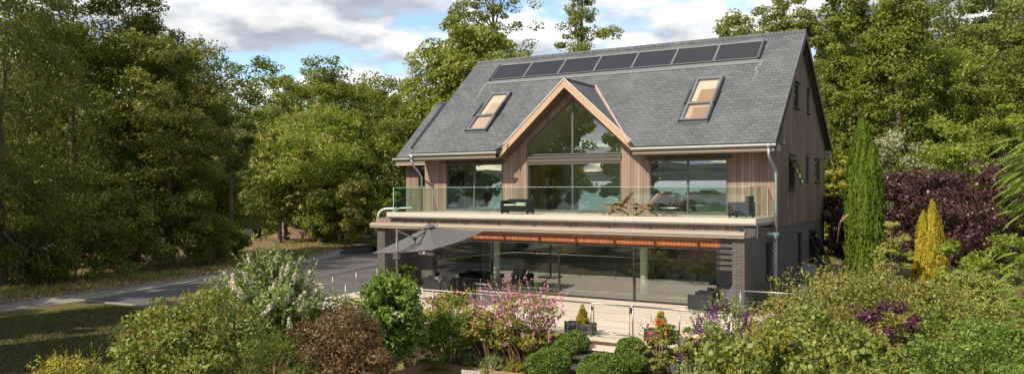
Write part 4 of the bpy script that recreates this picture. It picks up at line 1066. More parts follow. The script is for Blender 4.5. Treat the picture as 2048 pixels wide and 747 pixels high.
def lounger(label, x, y, rz):
    o = thing('deck_lounger', label, 'lounger', (x, y, 3.2), rz)
    # local x: from foot (-) to head (+); y across
    for sy in (-.30, .30):
        local(o, lambda b: (b.bar((-.42, sy, .0 + .02), (.10, sy, .40), .035, .05), b.bar((.42, sy, .02), (-.10, sy, .36), .035, .05)), 'crossed_leg', M['teak'])
        local(o, lambda b: b.bar((-.52, sy, .40), (.34, sy, .31), .035, .055), 'side_rail', M['teak'])
        local(o, lambda b: b.bar((.12, sy * .88, .33), (.60, sy * .88, .86), .035, .05), 'back_rail', M['teak'])
        local(o, lambda b: b.bar((-.1, sy * 1.12, .52), (.42, sy * 1.12, .50), .055, .03), 'armrest', M['teak'])
    def seat(b):
        for i in range(9): t = i / 8; c = Vector((-.50, 0, .42)).lerp(Vector((.20, 0, .35)), t); b.bar(c - Vector((0, .31, 0)), c + Vector((0, .31, 0)), .075, .018, (-.1, 0, 1))
    local(o, seat, 'seat', M['teak'])
    def back(b):
        for i in range(9): t = i / 8; c = Vector((.17, 0, .38)).lerp(Vector((.60, 0, .86)), t); b.bar(c - Vector((0, .27, 0)), c + Vector((0, .27, 0)), .072, .018, (-.75, 0, .66))
    local(o, back, 'backrest', M['teak'])
    return o
lounger('folding teak lounger on the balcony, nearer the gable doors', -5.45, -2.15, R(4))
lounger('folding teak lounger on the balcony, nearer the bedroom window', -4.35, -2.0, R(4))
o = thing('globe_lamp', 'dark round globe lamp standing between the two teak loungers', 'lamp', (-4.95, -1.35, 3.2))
b = MB(); b.ball((-4.95, -1.35, 3.56), .13, 14); b.build('globe', M['black'], o, smooth=True); b = MB(); b.tube([(-4.95, -1.35, 3.2), (-4.95, -1.35, 3.46)], .025, 8); b.tube([(-4.95, -1.35, 3.2), (-4.95, -1.35, 3.22)], .12, 12); b.build('stand', M['black'], o)
o = thing('side_table', 'small low side table with folding legs right of the teak loungers', 'table', (-3.55, -1.5, 3.2))
b = MB(); b.box(-3.85, -3.25, -1.72, -1.3, 3.50, 3.53); b.build('tabletop', M['white'], o)
for sx in (-1, 1):
    for sy in (-1, 1): b = MB(); b.bar((-3.55 + sx * .25, -1.51 + sy * .18, 3.2), (-3.55 - sx * .22, -1.51 + sy * .18, 3.5), .02, .02); b.build('leg', M['dark'], o)
# terrace seating
s3 = wicker_seat('black wicker corner sofa on the patio beside the right brick pier', -1.75, -3.05, 0, 1.0, R(-88), 'sofa', 'wicker_sofa', back=.66, d=.85)
cushion(s3, -.36, .36, -.36, .28, .325, .43, 'seat_cushion', M['black'])
s4 = wicker_seat('black wicker sofa under the grey parasol on the patio', -12.3, -3.7, 0, 1.9, R(180), 'sofa', 'wicker_sofa', back=.55)
cushion(s4, -.8, -.02, .05, .25, .33, .66, 'back_cushion', M['black']); cushion(s4, .02, .8, .05, .25, .33, .66, 'back_cushion', M['black'])
s5 = wicker_seat('black wicker armchair next to the patio sofa under the parasol', -10.75, -4.6, 0, .8, R(130), back=.7)
cushion(s5, -.28, .28, -.3, .24, .325, .40, 'seat_cushion', M['black'])
o = thing('globe_lamp', 'clear globe lantern on a dark stem on the patio under the parasol', 'lamp', (-12.0, -4.55, 0))
b = MB(); b.ball((-12.0, -4.55, .62), .13, 14); b.build('globe', M['steel'], o, smooth=True); b = MB(); b.tube([(-12.0, -4.55, 0.003), (-12.0, -4.55, .5)], .03, 8); b.tube([(-12, -4.55, .003), (-12, -4.55, .03)], .15, 12); b.build('stand', M['black'], o)
b = MB(); o = thing('recliner', 'dark fabric recliner leaning against the recess wall beside the right pier', 'chair', (-.85, -2.9, 0))
b.bar((-1.1, -3.4, .30), (-.8, -2.95, .28), .5, .06); b.build('seat', M['canvas'], o)
b = MB(); b.bar((-.8, -2.95, .28), (-.62, -2.6, .80), .5, .06, (0, -1, 0)); b.build('backrest', M['canvas'], o)
for sx in (-.22, .22): b = MB(); b.bar((-1.05 + sx, -3.35, 0.003), (-1.05 + sx, -3.35, .28), .03, .03); b.build('leg', M['dark'], o)
for sx in (-.2, .2): b = MB(); b.bar((-.75 + sx, -2.9, 0.003), (-.75 + sx, -2.9, .27), .03, .03); b.build('leg', M['dark'], o)
# rain chain
b = MB(); n_ = 27; z = 2.34
for i in range(n_):
    zc = 2.31 - i * .084; a = (i % 2) * PI / 2; pts = []
    for k in range(9):
        t = 2 * PI * k / 8; r_ = .055; pts.append((.24 + r_ * math.cos(t) * math.cos(a), -1.0 + r_ * math.cos(t) * math.sin(a), zc + .062 * math.sin(t)))
    b.tube(pts, .016, 6, cap=False)
tag(b.build('rain_chain', plain('bright_zinc', (.55, .56, .56), .45, .5, .3)), 'silvery rain chain hanging from the galvanised spout at the house corner', 'chain')
# things along the shaded side wall
def pole(name, label, cat, p, q, hname, hb):
    o = thing(name, label, cat, (p[0], p[1], 0)); b = MB(); b.tube([p, q], .018, 6); b.build('handle', M['barge'], o)
    b = MB(); hb(b); b.build(hname, M['dark'], o); return o
pole('broom', 'long wooden broom leaning on the shaded side wall, left of the garden chair', 'broom', (.55, 1.5, .08), (.03, 1.2, 1.45), 'broom_head', lambda b: b.box(.50, .60, 1.32, 1.68, .0, .10))
pole('rake', 'wooden-handled rake leaning on the side wall nearest the rain chain', 'rake', (.5, .05, .06), (.03, -.25, 1.15), 'rake_head', lambda b: b.box(.47, .53, -.12, .25, .0, .06))
o = thing('garden_chair', 'pale grey garden chair holding a green crate by the side wall', 'chair', (.55, 3.6, 0))
M['chair_grey'] = plain('grey_plastic', (.20, .22, .24), .6)
b = MB(); b.box(.28, .84, 3.3, 3.9, .40, .44); b.build('seat', M['chair_grey'], o)
b = MB(); b.bar((.56, 3.92, .44), (.50, 4.10, 1.12), .56, .04, (0, 1, 0)); b.build('backrest', M['chair_grey'], o)
for sx in (.30, .82):
    for sy in (3.33, 3.87): b = MB(); b.box(sx - .02, sx + .02, sy - .02, sy + .02, 0, .40); b.build('leg', M['chair_grey'], o)
    b = MB(); b.box(sx - .03, sx + .03, 3.3, 3.9, .62, .65); b.box(sx - .02, sx + .02, 3.32, 3.36, .44, .62); b.build('armrest', M['chair_grey'], o)
o = thing('crate', 'dark green crate sitting on the pale grey garden chair', 'crate', (.55, 3.6, .44))
gm = plain('green_plastic', (.02, .13, .06), .5)
b = MB(); b.box(.34, .78, 3.36, 3.39, .443, .70); b.box(.34, .78, 3.81, 3.84, .443, .70); b.box(.34, .37, 3.393, 3.807, .443, .70); b.box(.75, .78, 3.393, 3.807, .443, .70); b.box(.37, .75, 3.393, 3.807, .443, .46); b.build('body', gm, o)
b = MB(); b.box(.31, .81, 3.33, 3.36, .66, .70); b.box(.31, .81, 3.84, 3.87, .66, .70); b.build('rim', gm, o)
o = thing('tub', 'round white plastic tub on the path in front of the garden chair', 'tub', (.65, 2.3, 0))
b = MB(); b.tube([(.65, 2.3, -.008), (.65, 2.3, .36)], .20, 18, .25); b.build('body', M['white'], o, smooth=False); b = MB(); b.tube([(.65, 2.3, .36), (.65, 2.3, .39)], .27, 18); b.build('rim', M['white'], o)
# low brick wall by the drive
lw = thing('low_wall', 'low dark brick wall at the far edge of the driveway with two small lights', 'wall', (-29, 9.8, 0))
b = MB(); b.box(-29.05, -28.8, 8.05, 11.9, -.05, .46); b.box(-28.797, -26.5, 11.65, 11.9, -.05, .46); b.build('brickwork', M['brick'], lw)
b = MB(); b.box(-29.08, -28.77, 8.02, 11.93, .462, .51); b.build('coping', M['dark'], lw)
for x in (-28.98, -28.87): b = MB(); b.box(x - .028, x + .028, 8.02, 8.047, .30, .38); b.build('light', M['white'], lw)
# white curved roof dome left of the balcony
o = thing('roof_dome', 'white curved rooflight with bluish glass at the left end of the balcony', 'rooflight', (-16.9, -1.6, 3.0))
arc = [(-16.62 + .52 * math.cos(PI - t), 2.93 + .42 * math.sin(t)) for t in [i * PI / 2 / 8 for i in range(9)]]
arc = arc + [(-16.04, 3.37)]
for yy in (-2.3, -1.2):
    b = MB(); b.tube([(x, yy, z) for x, z in arc], .045, 8); b.build('rim', M['white'], o, smooth=True)
b = MB()
for (xa, za), (xb_, zb_) in zip(arc[:-1], arc[1:]): b.quad((xa, -2.28, za), (xb_, -2.28, zb_), (xb_, -1.22, zb_), (xa, -1.22, za))
b.build('glazing', glassmat('bluish_glass', (.5, .68, .74), .15), o)
b = MB(); b.box(-17.2, -16.255, -2.35, -1.1, 2.62, 2.925); b.build('base', M['clad'], o)
# bench and brick edging of the lower lawn
M['greywood'] = boards('grey_teak', [(.42, .38, .33), (.38, .34, .29), (.46, .42, .37)], .08, weather=.3)
o = thing('garden_chair', 'weathered pale wooden garden chair seen from behind on the lower lawn', 'chair', (-3.75, -14.9, -.95), R(14))
local(o, lambda b: b.box(-.24, .24, .20, .26, .76, .84), 'top_rail', M['greywood'])
local(o, lambda b: [b.box(-.20 + i * .082, -.165 + i * .082, .215, .245, .44, .76) for i in range(5)], 'backrest', M['greywood'])
local(o, lambda b: b.box(-.24, .24, -.28, .19, .40, .44), 'seat', M['greywood'])
for sx in (-.215, .215):
    local(o, lambda b: b.box(sx - .025, sx + .025, .20, .26, 0, .76), 'leg', M['greywood']); local(o, lambda b: b.box(sx - .025, sx + .025, -.28, -.22, 0, .60), 'leg', M['greywood'])
    local(o, lambda b: b.box(sx - .03, sx + .03, -.30, .20, .603, .635), 'armrest', M['greywood'])
o = thing('brick_edging', 'low red brick edging round the rose bed above the lower lawn', 'edging', (-7.1, -11.8, -.95))
b = MB(); b.box(-7.2, -3.05, -11.86, -11.70, -1.0, -.80); b.box(-7.2, -7.04, -16, -11.863, -1.0, -.80); b.build('brickwork', M['redbrick'], o)
# far yard: bin, draped post, mound
bx, by = at(505, 70); o = thing('compost_bin', 'dark slatted compost bin under the trees beyond the lane', 'bin', (bx, by, .0))
b = MB()
for i in range(4): b.box(bx - .55, bx + .55, by - .5, by - .46, .02 + i * .2, .19 + i * .2); b.box(bx + .51, bx + .55, by - .455, by + .5, .02 + i * .2, .19 + i * .2); b.box(bx - .55, bx - .51, by - .455, by + .5, .02 + i * .2, .19 + i * .2)
b.build('slats', plain('dark_bin', (.04, .045, .04), .9), o)
b = MB(); b.box(bx - .5, bx + .5, by - .45, by + .45, .02, .7); b.build('contents', plain('compost', (.07, .05, .03), .95), o)
mx_, my_ = at(590, 72); b = MB(); rgx = random.Random(3); k0 = []
for i in range(9):
    for j in range(28):
        t = i / 8; a = 2 * PI * j / 28; rr = 3.1 * t * (1 + .12 * math.sin(3 * a + 1) + .05 * rgx.random()); b.v.append((mx_ + rr * math.cos(a), my_ + rr * .7 * math.sin(a), -.05 + 1.0 * (math.cos(PI * t) * .5 + .5) * (1 + .08 * rgx.random())))
for i in range(8):
    for j in range(28): b.f.append((i * 28 + j, (i + 1) * 28 + j, (i + 1) * 28 + (j + 1) % 28, i * 28 + (j + 1) % 28))
tag(b.build('soil_mound', plain('brown_soil', (.17, .105, .065), .95, var=.35, scale=2), smooth=True), 'heap of brown soil and bark beyond the lane', 'mound')
dx, dy = at(570, 68); o = thing('covered_barrow', 'upended wheelbarrow draped with a grey and red cover near the soil heap', 'wheelbarrow', (dx, dy, 0))
b = MB(); pts = []
for i in range(7):
    t = i / 6
    for j in range(12):
        a = 2 * PI * j / 12; rr = (.42 - .2 * t) * (1 + .18 * math.sin(3 * a + 4 * t)); b.v.append((dx + rr * math.cos(a), dy + rr * .7 * math.sin(a), 1.45 * t + (0 if i else .01)))
for i in range(6):
    for j in range(12): b.f.append((i * 12 + j, i * 12 + (j + 1) % 12, (i + 1) * 12 + (j + 1) % 12, (i + 1) * 12 + j))
b.f.append(tuple(72 + j for j in range(12)))
b.build('cover', plain('grey_cover', (.22, .21, .20), .8, var=.25), o, smooth=True)
b = MB(); b.bar((dx + .30, dy - .25, .25), (dx + .22, dy - .22, 1.25), .22, .10); b.build('red_cloth', plain('dull_red', (.30, .06, .06), .8), o)
b = MB(); b.tube([(dx + .3, dy - .33, .2), (dx + .3, dy - .25, .2)], .2, 14); b.build('wheel', M['black'], o)

# ================================================================ seen through the windows
o = thing('television', 'flat black television on the wall of the left bedroom', 'television', (-15.3, 2.2, 4.5))
b = MB(); b.box(-15.95 + .06, -15.95 + .12, 1.6, 2.8, 4.45, 5.15); b.build('screen', M['black'], o); b = MB(); b.box(-15.898, -15.892, 2.0, 2.4, 4.65, 4.95); b.build('wall_bracket', M['metal'], o)
o.location = (-15.9, 2.2, 4.5)
for ch in o.children: ch.location = Vector((0.6, 0, 0))
o = thing('sofa', 'cream sofa inside the left bedroom window', 'sofa', (-14.0, 2.2, 3.22))
b = MB(); b.box(-15.0, -13.0, 1.8, 2.7, 3.25, 3.62); b.build('seat', M['cream'], o, bevel=.06); b = MB(); b.box(-15.0, -13.0, 2.7, 2.95, 3.25, 4.05); b.build('backrest', M['cream'], o, bevel=.06)
for x in (-15.2, -13.0): b = MB(); b.box(x, x + .2, 1.8, 2.95, 3.25, 3.85); b.build('armrest', M['cream'], o, bevel=.05)
for i, x in enumerate((-14.3, -13.5)):
    o2 = thing('cushion', ('dark scatter cushion on the cream sofa' if i == 0 else 'brown scatter cushion on the cream sofa'), 'cushion', (x, 2.5, 3.63))
    local(o2, lambda b: b.bar((0, 0, .02), (0, .14, .42), .42, .12, (0, -1, 0)), 'cover', M['dark'] if i == 0 else M['teak'], bevel=.04)
o = thing('bookcase', 'tall oak bookcase with rows of books inside the gable doors', 'bookcase', (-10.9, 1.6, 3.22))
b = MB(); b.box(-11.2, -10.5, 1.5, 1.53, 3.22, 5.3); b.box(-10.53, -10.5, 1.533, 3.2, 3.22, 5.3); b.box(-11.2, -10.9, 1.45, 1.497, 3.22, 5.3)
b.build('side_panel', M['oak'], o)
b = MB()
for k in range(6): b.box(-10.9, -10.4, 1.533, 2.3, 3.3 + k * .36, 3.33 + k * .36)
b.build('shelves', M['oak'], o)
rg = random.Random(5); bc = [plain('book_a', (.5, .45, .38)), plain('book_b', (.35, .08, .06)), plain('book_c', (.06, .10, .16))]
for q in range(3):
    b = MB()
    for k in range(5):
        y = 1.56
        while y < 2.25:
            t = rg.uniform(.03, .07)
            if rg.random() < .36: b.box(-10.62, -10.38, y, y + t * .9, 3.333 + k * .36, 3.333 + k * .36 + rg.uniform(.2, .3))
            y += t
    b.build('books', bc[q], o)
o = thing('telescope', 'telescope on a tripod standing inside the gable doors', 'telescope', (-9.0, 1.4, 3.22))
b = MB(); b.tube([(-9.25, 1.3, 4.55), (-8.75, 1.5, 4.75)], .06, 10); b.build('tube', M['dark'], o)
for a in range(3): b = MB(); b.tube([(-9, 1.4, 4.6), (-9 + .4 * math.cos(a * 2.1), 1.4 + .4 * math.sin(a * 2.1), 3.225)], .018, 6); b.build('leg', M['dark'], o)
o = thing('bed', 'bed with a pale green blanket inside the right bedroom window', 'bed', (-2.5, 1.9, 3.22))
b = MB(); b.box(-3.4, -1.0, 1.2, 2.9, 3.3, 3.66); b.build('mattress', M['bed'], o, bevel=.06); b = MB(); b.box(-3.45, -1.2, 1.15, 2.95, 3.67, 3.86); b.build('blanket', M['bed'], o, bevel=.08)
b = MB(); b.box(-3.35, -.6, 1.25, 2.85, 3.222, 3.3); b.build('frame', M['oak'], o)
o = thing('dining_table', 'long dark dining table inside the patio doors', 'table', (-9.3, 1.2, .03))
b = MB(); b.box(-10.6, -8.2, .8, 1.8, .74, .78); b.build('tabletop', M['dark'], o)
for x in (-10.5, -8.3):
    for y in (.88, 1.72): b = MB(); b.box(x - .03, x + .03, y - .03, y + .03, .03, .74); b.build('leg', M['dark'], o)
def chair(x, y, rz, label):
    o = thing('dining_chair', label, 'chair', (x, y, .03), rz, 'dining chairs round the dark table')
    local(o, lambda b: b.box(-.22, .22, -.22, .22, .42, .46), 'seat', M['dark']); local(o, lambda b: b.box(-.22, .22, .19, .22, .46, .92), 'backrest', M['dark'])
    for sx in (-.2, .2):
        for sy in (-.2, .2): local(o, lambda b: b.box(sx - .015, sx + .015, sy - .015, sy + .015, 0, .42), 'leg', M['dark'])
for i, x in enumerate((-10.1, -9.4, -8.7)): chair(x, .55, PI, 'dark dining chair in front of the table, ' + ('left end', 'in the middle', 'right end')[i])
o = thing('sideboard', 'pale sideboard inside the left patio door', 'sideboard', (-12.6, .6, .03))
b = MB(); b.box(-13.4, -11.9, 2.0, 2.5, .1, .95); b.build('body', M['cream'], o); b = MB(); b.box(-13.4, -11.9, 1.97, 2.0, .96, .99); b.box(-12.66, -12.64, 1.99, 2.0, .15, .9); b.build('door_gap', M['dark'], o)
for x in (-13.3, -12.0): b = MB(); b.box(x - .03, x + .03, 2.05, 2.4, .03, .1); b.build('leg', M['dark'], o)
o = thing('sofa', 'long grey-green sofa inside the right patio door', 'sofa', (-3.2, .6, .03))
b = MB(); b.box(-4.6, -1.6, .2, 1.0, .08, .42); b.build('seat', M['fabric'], o, bevel=.05); b = MB(); b.box(-4.6, -1.6, 1.0, 1.25, .08, .80); b.build('backrest', M['fabric'], o, bevel=.05)
for i in range(4): b = MB(); b.bar((-4.2 + i * .7, .75, .43), (-4.2 + i * .7, .95, .80), .58, .14, (0, -1, 0)); b.build('back_cushion', M['fabric'], o, bevel=.05)
o = thing('armchair', 'brown armchair with a teal throw inside the patio doors', 'armchair', (-5.9, .9, .03))
b = MB(); b.box(-6.3, -5.5, .5, 1.2, .1, .42); b.build('seat', M['teak'], o, bevel=.05); b = MB(); b.box(-6.3, -5.5, 1.2, 1.4, .1, .9); b.build('backrest', M['teak'], o, bevel=.05); b = MB(); b.bar((-5.9, .7, .46), (-5.9, 1.15, .92), .4, .03, (0, -1, 0)); b.build('throw', M['teal'], o)
# ================================================================ trees
g1 = 'trees along the lane'
# left wood
tree('beech_tree', 'drooping dark beech tree at the far left with branches down to the lawn', 'tree', 0, 35, -160, 300, 'l_beech', 'full', nc=520, npc=130, asp=.5, hang=1.3, droop=.9, seed=1, group=g1, clear=.02, leaf=.12, cr=.8)
tree('lime_tree', 'tallest dark broad tree behind the drooping beech', 'tree', 145, 44, -150, 270, 'l_dark', 'full', nc=560, npc=130, seed=2, group=g1, clear=.05, leaf=.15, cr=.95, lob=.3)
tree('oak_tree', 'dark dense tree between the tall dark tree and the cream-flowered chestnut', 'tree', 272, 47, 12, 190, 'l_dark', 'full', nc=440, npc=130, seed=3, group=g1, clear=.06, leaf=.15, cr=.9, lob=.3)
tree('sweet_chestnut', 'tall sweet chestnut with cream catkins on the left, beside the thin open tree', 'tree', 340, 44.5, 58, 200, 'l_chest', 'full', nc=440, npc=130, seed=4, asp=.38, group=g1, clear=.03, leaf=.17, catkin=('f_cream', 190, .32), cr=.8)
tree('ash_tree', 'thin open-crowned tree with a bare leaning trunk against the sky', 'tree', 462, 52, 80, 190, 'l_dark', 'ovoid', nc=120, npc=80, bough=5, seed=5, group=g1, clear=.36, leaf=.18, cr=.8, lob=.5, inner=.35, nl=26, trunk=.17)
tree('willow_tree', 'pale feathery tree seen beyond the thin open tree', 'tree', 520, 95, 205, 190, 'l_birch', 'full', nc=130, npc=110, seed=6, clear=.02, leaf=.3, asp=.4, cr=1.5, group=g1)
tree('field_maple', 'bushy maple with ragged pointed top left of the house', 'tree', 618, 72, 122, 205, 'l_maple', 'ovoid', nc=360, npc=115, seed=7, clear=.06, leaf=.23, cr=1.15, lob=.34, group=g1, nl=24)
tree('sweet_chestnut', 'lower sweet chestnut with pale yellow catkins in front of the bushy maple', 'tree', 640, 64, 225, 225, 'l_lime', 'ovoid', nc=300, npc=120, seed=8, clear=.04, leaf=.24, asp=.4, catkin=('f_cream', 330, .50), cr=1.2, lob=.25, group=g1)
tree('field_maple', 'rounded green maple just left of the wing roof', 'tree', 740, 76, 142, 215, 'l_maple', 'ovoid', nc=360, npc=115, seed=9, clear=.05, leaf=.23, cr=1.2, lob=.3, group=g1)
tree('sycamore_tree', 'mid green sycamore right against the left end of the house', 'tree', 800, 66, 205, 130, 'l_chest', 'full', nc=170, npc=115, seed=10, clear=.03, leaf=.22, cr=1.1, group=g1)
tree('hazel_tree', 'shorter leafy hazel between the thin open tree and the yellow-catkin chestnut', 'tree', 560, 64, 260, 130, 'l_dark', 'ovoid', nc=120, npc=115, seed=11, clear=.1, leaf=.21, cr=1.0, group=g1)
tree('beech_sapling', 'yellowish brown sapling below the bushy trees left of the house', 'tree', 703, 58, 358, 44, 'l_rose', 'ovoid', nc=60, npc=90, seed=12, clear=.12, leaf=.17, cr=.5, group=g1)
for i, (u, d, vt, wd, lb) in enumerate([(40, 36, 465, 170, 'dark shrub under the drooping beech'), (150, 38, 395, 190, 'dark glossy shrub under the tallest dark tree'), (262, 41, 385, 180, 'sun-flecked laurel under the dense dark tree'),
        (370, 44.5, 385, 170, 'low dark laurel beneath the cream-flowered chestnut'), (440, 50, 440, 100, 'low shrub at the foot of the thin open tree')]):
    shrub('laurel_shrub', lb, 'shrub', u, d, vt, wd, 'l_dark', nc=130, npc=100, leaf=.16, asp=.42, seed=30 + i, lob=.28, shoot=(50, .8, 9, .16, .35), group='understorey shrubs along the lane', z0=.0)
for i, (u, d, vt, wd, lb) in enumerate([(600, 74, 385, 120, 'leafy bush behind the soil heap'), (672, 62, 400, 100, 'green bush under the yellow-catkin chestnut'), (745, 60, 380, 110, 'green bush beside the lane near the house'), (790, 54, 385, 70, 'small bush at the left corner of the house')]):
    shrub('hazel_bush', lb, 'shrub', u, d, vt, wd, 'l_chest', nc=90, npc=90, leaf=.22, seed=40 + i, lob=.28, group='understorey bushes near the house')
# behind the house
tree('horse_chestnut', 'big rounded horse chestnut behind the left end of the roof', 'tree', 955, 66, 54, 222, 'l_horse', 'round', nc=330, npc=120, seed=13, clear=.28, leaf=.36, asp=.42, cr=1.35, lob=.2, droop=.8, hang=.5)
tree('grey_willow', 'small hazy grey-green tree peeping left of the horse chestnut', 'tree', 838, 84, 128, 72, 'l_birch', 'ovoid', nc=90, npc=100, seed=14, clear=.1, leaf=.24, cr=1.0)
tree('poplar_tree', 'tall poplar rising behind the horse chestnut', 'tree', 985, 88, -90, 150, 'l_poplar', 'full', nc=330, npc=90, bough=0, seed=15, clear=.1, leaf=.25, cr=.95, lob=.42, hang=-.8, inner=.3, ttop=.9, nl=40)
tree('poplar_tree', 'narrow poplar standing alone above the middle of the ridge', 'tree', 1162, 86, -70, 96, 'l_poplar', 'column', nc=270, npc=85, bough=0, seed=16, clear=.1, leaf=.25, cr=.85, lob=.42, hang=-.8, inner=.3, ttop=.9, nl=40)
tree('ash_tree', 'rounded treetop just showing above the ridge right of the narrow poplar', 'tree', 1195, 70, 66, 95, 'l_horse', 'ovoid', nc=90, npc=100, seed=17, clear=.2, leaf=.23, cr=1.0)
gr_ = 'trees on the right behind the house'
for i, (u, d, vt, wd, mt, kd, lb, cat) in enumerate([
    (1490, 78, 28, 170, 'l_birch', 'ovoid', 'pale birch treetop above the right half of the ridge', 0), (1575, 74, -25, 140, 'l_birch', 'ovoid', 'tall birch behind the right end of the ridge', 0),
    (1636, 70, 28, 110, 'l_birch', 'ovoid', 'loose birch just beside the top of the gable', 0),
    (1700, 56, -110, 118, 'l_maple', 'full', 'tall columnar tree directly right of the gable', 1), (1798, 53, -90, 145, 'l_maple', 'full', 'second tall columnar tree from the gable', 1),
    (1840, 72, -60, 190, 'l_birch', 'full', 'high hazy birch between the columnar trees', 0), (1905, 57, 95, 190, 'l_lime', 'ovoid', 'broad mid-green tree in front of the high birch', 0),
    (1965, 66, -50, 190, 'l_poplar', 'full', 'tall open tree with pale bare limbs at the upper right', 1), (2035, 52, 60, 170, 'l_chest', 'full', 'dense green tree at the right edge', 0),
    (1745, 66, 120, 160, 'l_chest', 'full', 'darker tree filling the gap between the columnar trees', 0), (2050, 72, -60, 170, 'l_birch', 'full', 'hazy tree at the far upper right corner', 0)]):
    tree(('birch_tree', 'hornbeam_tree')[cat], lb, 'tree', u, d, vt, wd, mt, kd, nc=420, npc=110, seed=50 + i, bough=(0 if i in (3, 4) else 3), clear=.05, leaf=max(.17, .0036 * d), cr=wd * d / 1590 * .115 + .25, lob=.26, group=gr_, bark='bark', nl=16, z0=None, inner=.45)
gs_ = 'shrubs on the right behind the purple trees'
for i, (u, d, vt, wd, mt, lb) in enumerate([(1690, 50, 318, 95, 'l_yellow', 'yellow-green shrub between the gable and the cypress'), (1795, 47, 262, 150, 'l_varieg', 'pale variegated shrub right of the cypress top'), (1900, 48, 240, 170, 'l_lime', 'light green shrub behind the copper plum trees'),
        (1990, 46, 205, 150, 'l_lime', 'bushy green shrub at the right edge above the copper plum'), (1740, 46, 335, 90, 'l_chest', 'dark green shrub just right of the cypress'), (1660, 52, 350, 70, 'l_chest', 'green shrub at the back corner of the gable')]):
    shrub('tall_shrub', lb, 'shrub', u, d, vt, wd, mt, kind='dome', nc=150, npc=100, leaf=.17, seed=70 + i, lob=.24, group=gs_, shoot=(60, .9, 8, .16, .5))
tree('copper_plum', 'wide dark copper-leaved tree behind the golden conifer', 'tree', 1885, 36, 338, 250, 'l_purple', 'ovoid', nc=260, npc=110, seed=80, clear=.02, leaf=.13, cr=.62, lob=.25, group='copper-leaved trees')
tree('copper_plum', 'dark copper-leaved tree at the right edge behind the pinnate branches', 'tree', 2010, 37, 325, 190, 'l_purple', 'ovoid', nc=200, npc=110, seed=81, clear=.02, leaf=.13, cr=.6, lob=.25, group='copper-leaved trees')
tree('copper_plum', 'narrow dark copper-leaved tree squeezed between the gable and the cypress', 'tree', 1703, 38.5, 372, 104, 'l_purple', 'ovoid', nc=130, npc=100, seed=82, clear=.05, leaf=.13, cr=.45, lob=.3, group='copper-leaved trees')
# cypress, golden conifer
def upright(name, label, u, d, vt, wpx, mt, seed, plumes, leaf=.10, kind='column', zb=0., lobw=.19):
    x, y = at(u, d); Hh = zat(vt, d) - zb; r = wpx * d / FPX / 2
    o = thing(name, label, 'conifer', (x, y, zb)); L = Leaves(seed); rng = L.rng
    for (px_, py_, h_, r_) in plumes:
        n = int(9000 * h_ * r_ * 2); t = rng.random(n) ** .9; th = rng.uniform(0, 2 * PI, n); lb = lobes(rng, 6, lobw)
        base = PROF[kind](t) * lb(th, t * 3); streak = 1 + .10 * np.sin(th * 9 + 6 * np.sin(t * 5 + px_ * 9)); rr = r * r_ * base * streak * (.78 + .24 * rng.random(n) ** .5 + .16 * (rng.random(n) < .10) * rng.random(n))
        Pp = np.stack([r * px_ + rr * np.cos(th), r * py_ + rr * np.sin(th), Hh * h_ * t], 1)
        rad = np.stack([np.cos(th), np.sin(th), np.zeros(n)], 1)
        T = rad * .35 + np.array([0, 0, 1.]) + rng.normal(size=(n, 3)) * .28
        L.add(Pp, T, rad + rng.normal(size=(n, 3)) * .4, leaf * rng.uniform(.6, 1.5, n), leaf * .38, .5 + .5 * np.sin(th * 9 + 6 * np.sin(t * 5)))
    L.build('foliage', M[mt], o)
    b = MB(); b.tube([(x, y, zb), (x, y, zb + Hh * .85)], .06 * Hh / 4, 8, .02); b.build('trunk', M['bark'], o); return o
upright('italian_cypress', 'tall narrow green cypress beside the gable end', 1728, 30, 240, 72, 'l_cypress', 90, [(-.1, 0, 1, .70), (-.42, .1, .90, .55), (.38, -.1, .88, .58), (.1, -.45, .72, .58), (.5, -.3, .6, .5)], leaf=.13, kind='full')
upright('golden_cypress', 'golden yellow upright conifer in front of the copper tree', 1860, 27, 400, 60, 'l_gold', 91, [(-.4, 0, .90, .58), (.15, -.1, 1.0, .58), (.5, .2, .86, .5), (-.05, -.35, .72, .5)], leaf=.10, kind='tall')
shrub('scruffy_juniper', 'scruffy grey-green juniper at the right foot of the cypress', 'shrub', 1782, 26, 445, 70, 'l_juniper', kind='ovoid', nc=90, npc=70, leaf=.10, asp=.3, seed=92, lob=.35, bough=2)
bx, by = at(1693, 29.2)
o = thing('dead_branch', 'dry brown dead branch hanging from the left side of the cypress', 'branch', (bx, by, zat(430, 29.2))); B = MB(); rg = random.Random(3)
for i in range(7): z = zat(428, 29.2); B.tube([(bx + .1, by, z), (bx - .12 - .02 * i, by - .02 * i, z - .05 - .05 * i), (bx - .20 - .02 * i, by - .05, z - .35 - .12 * i)], .012, 4, .004)
B.build('twigs', M['twig'], o)
shrub('hydrangea_shrub', 'large-leaved pale green shrub just right of the golden conifer', 'shrub', 1895, 24, 478, 100, 'l_lime', kind='dome', nc=60, npc=34, leaf=.17, asp=.8, seed=93, zb=-.6)
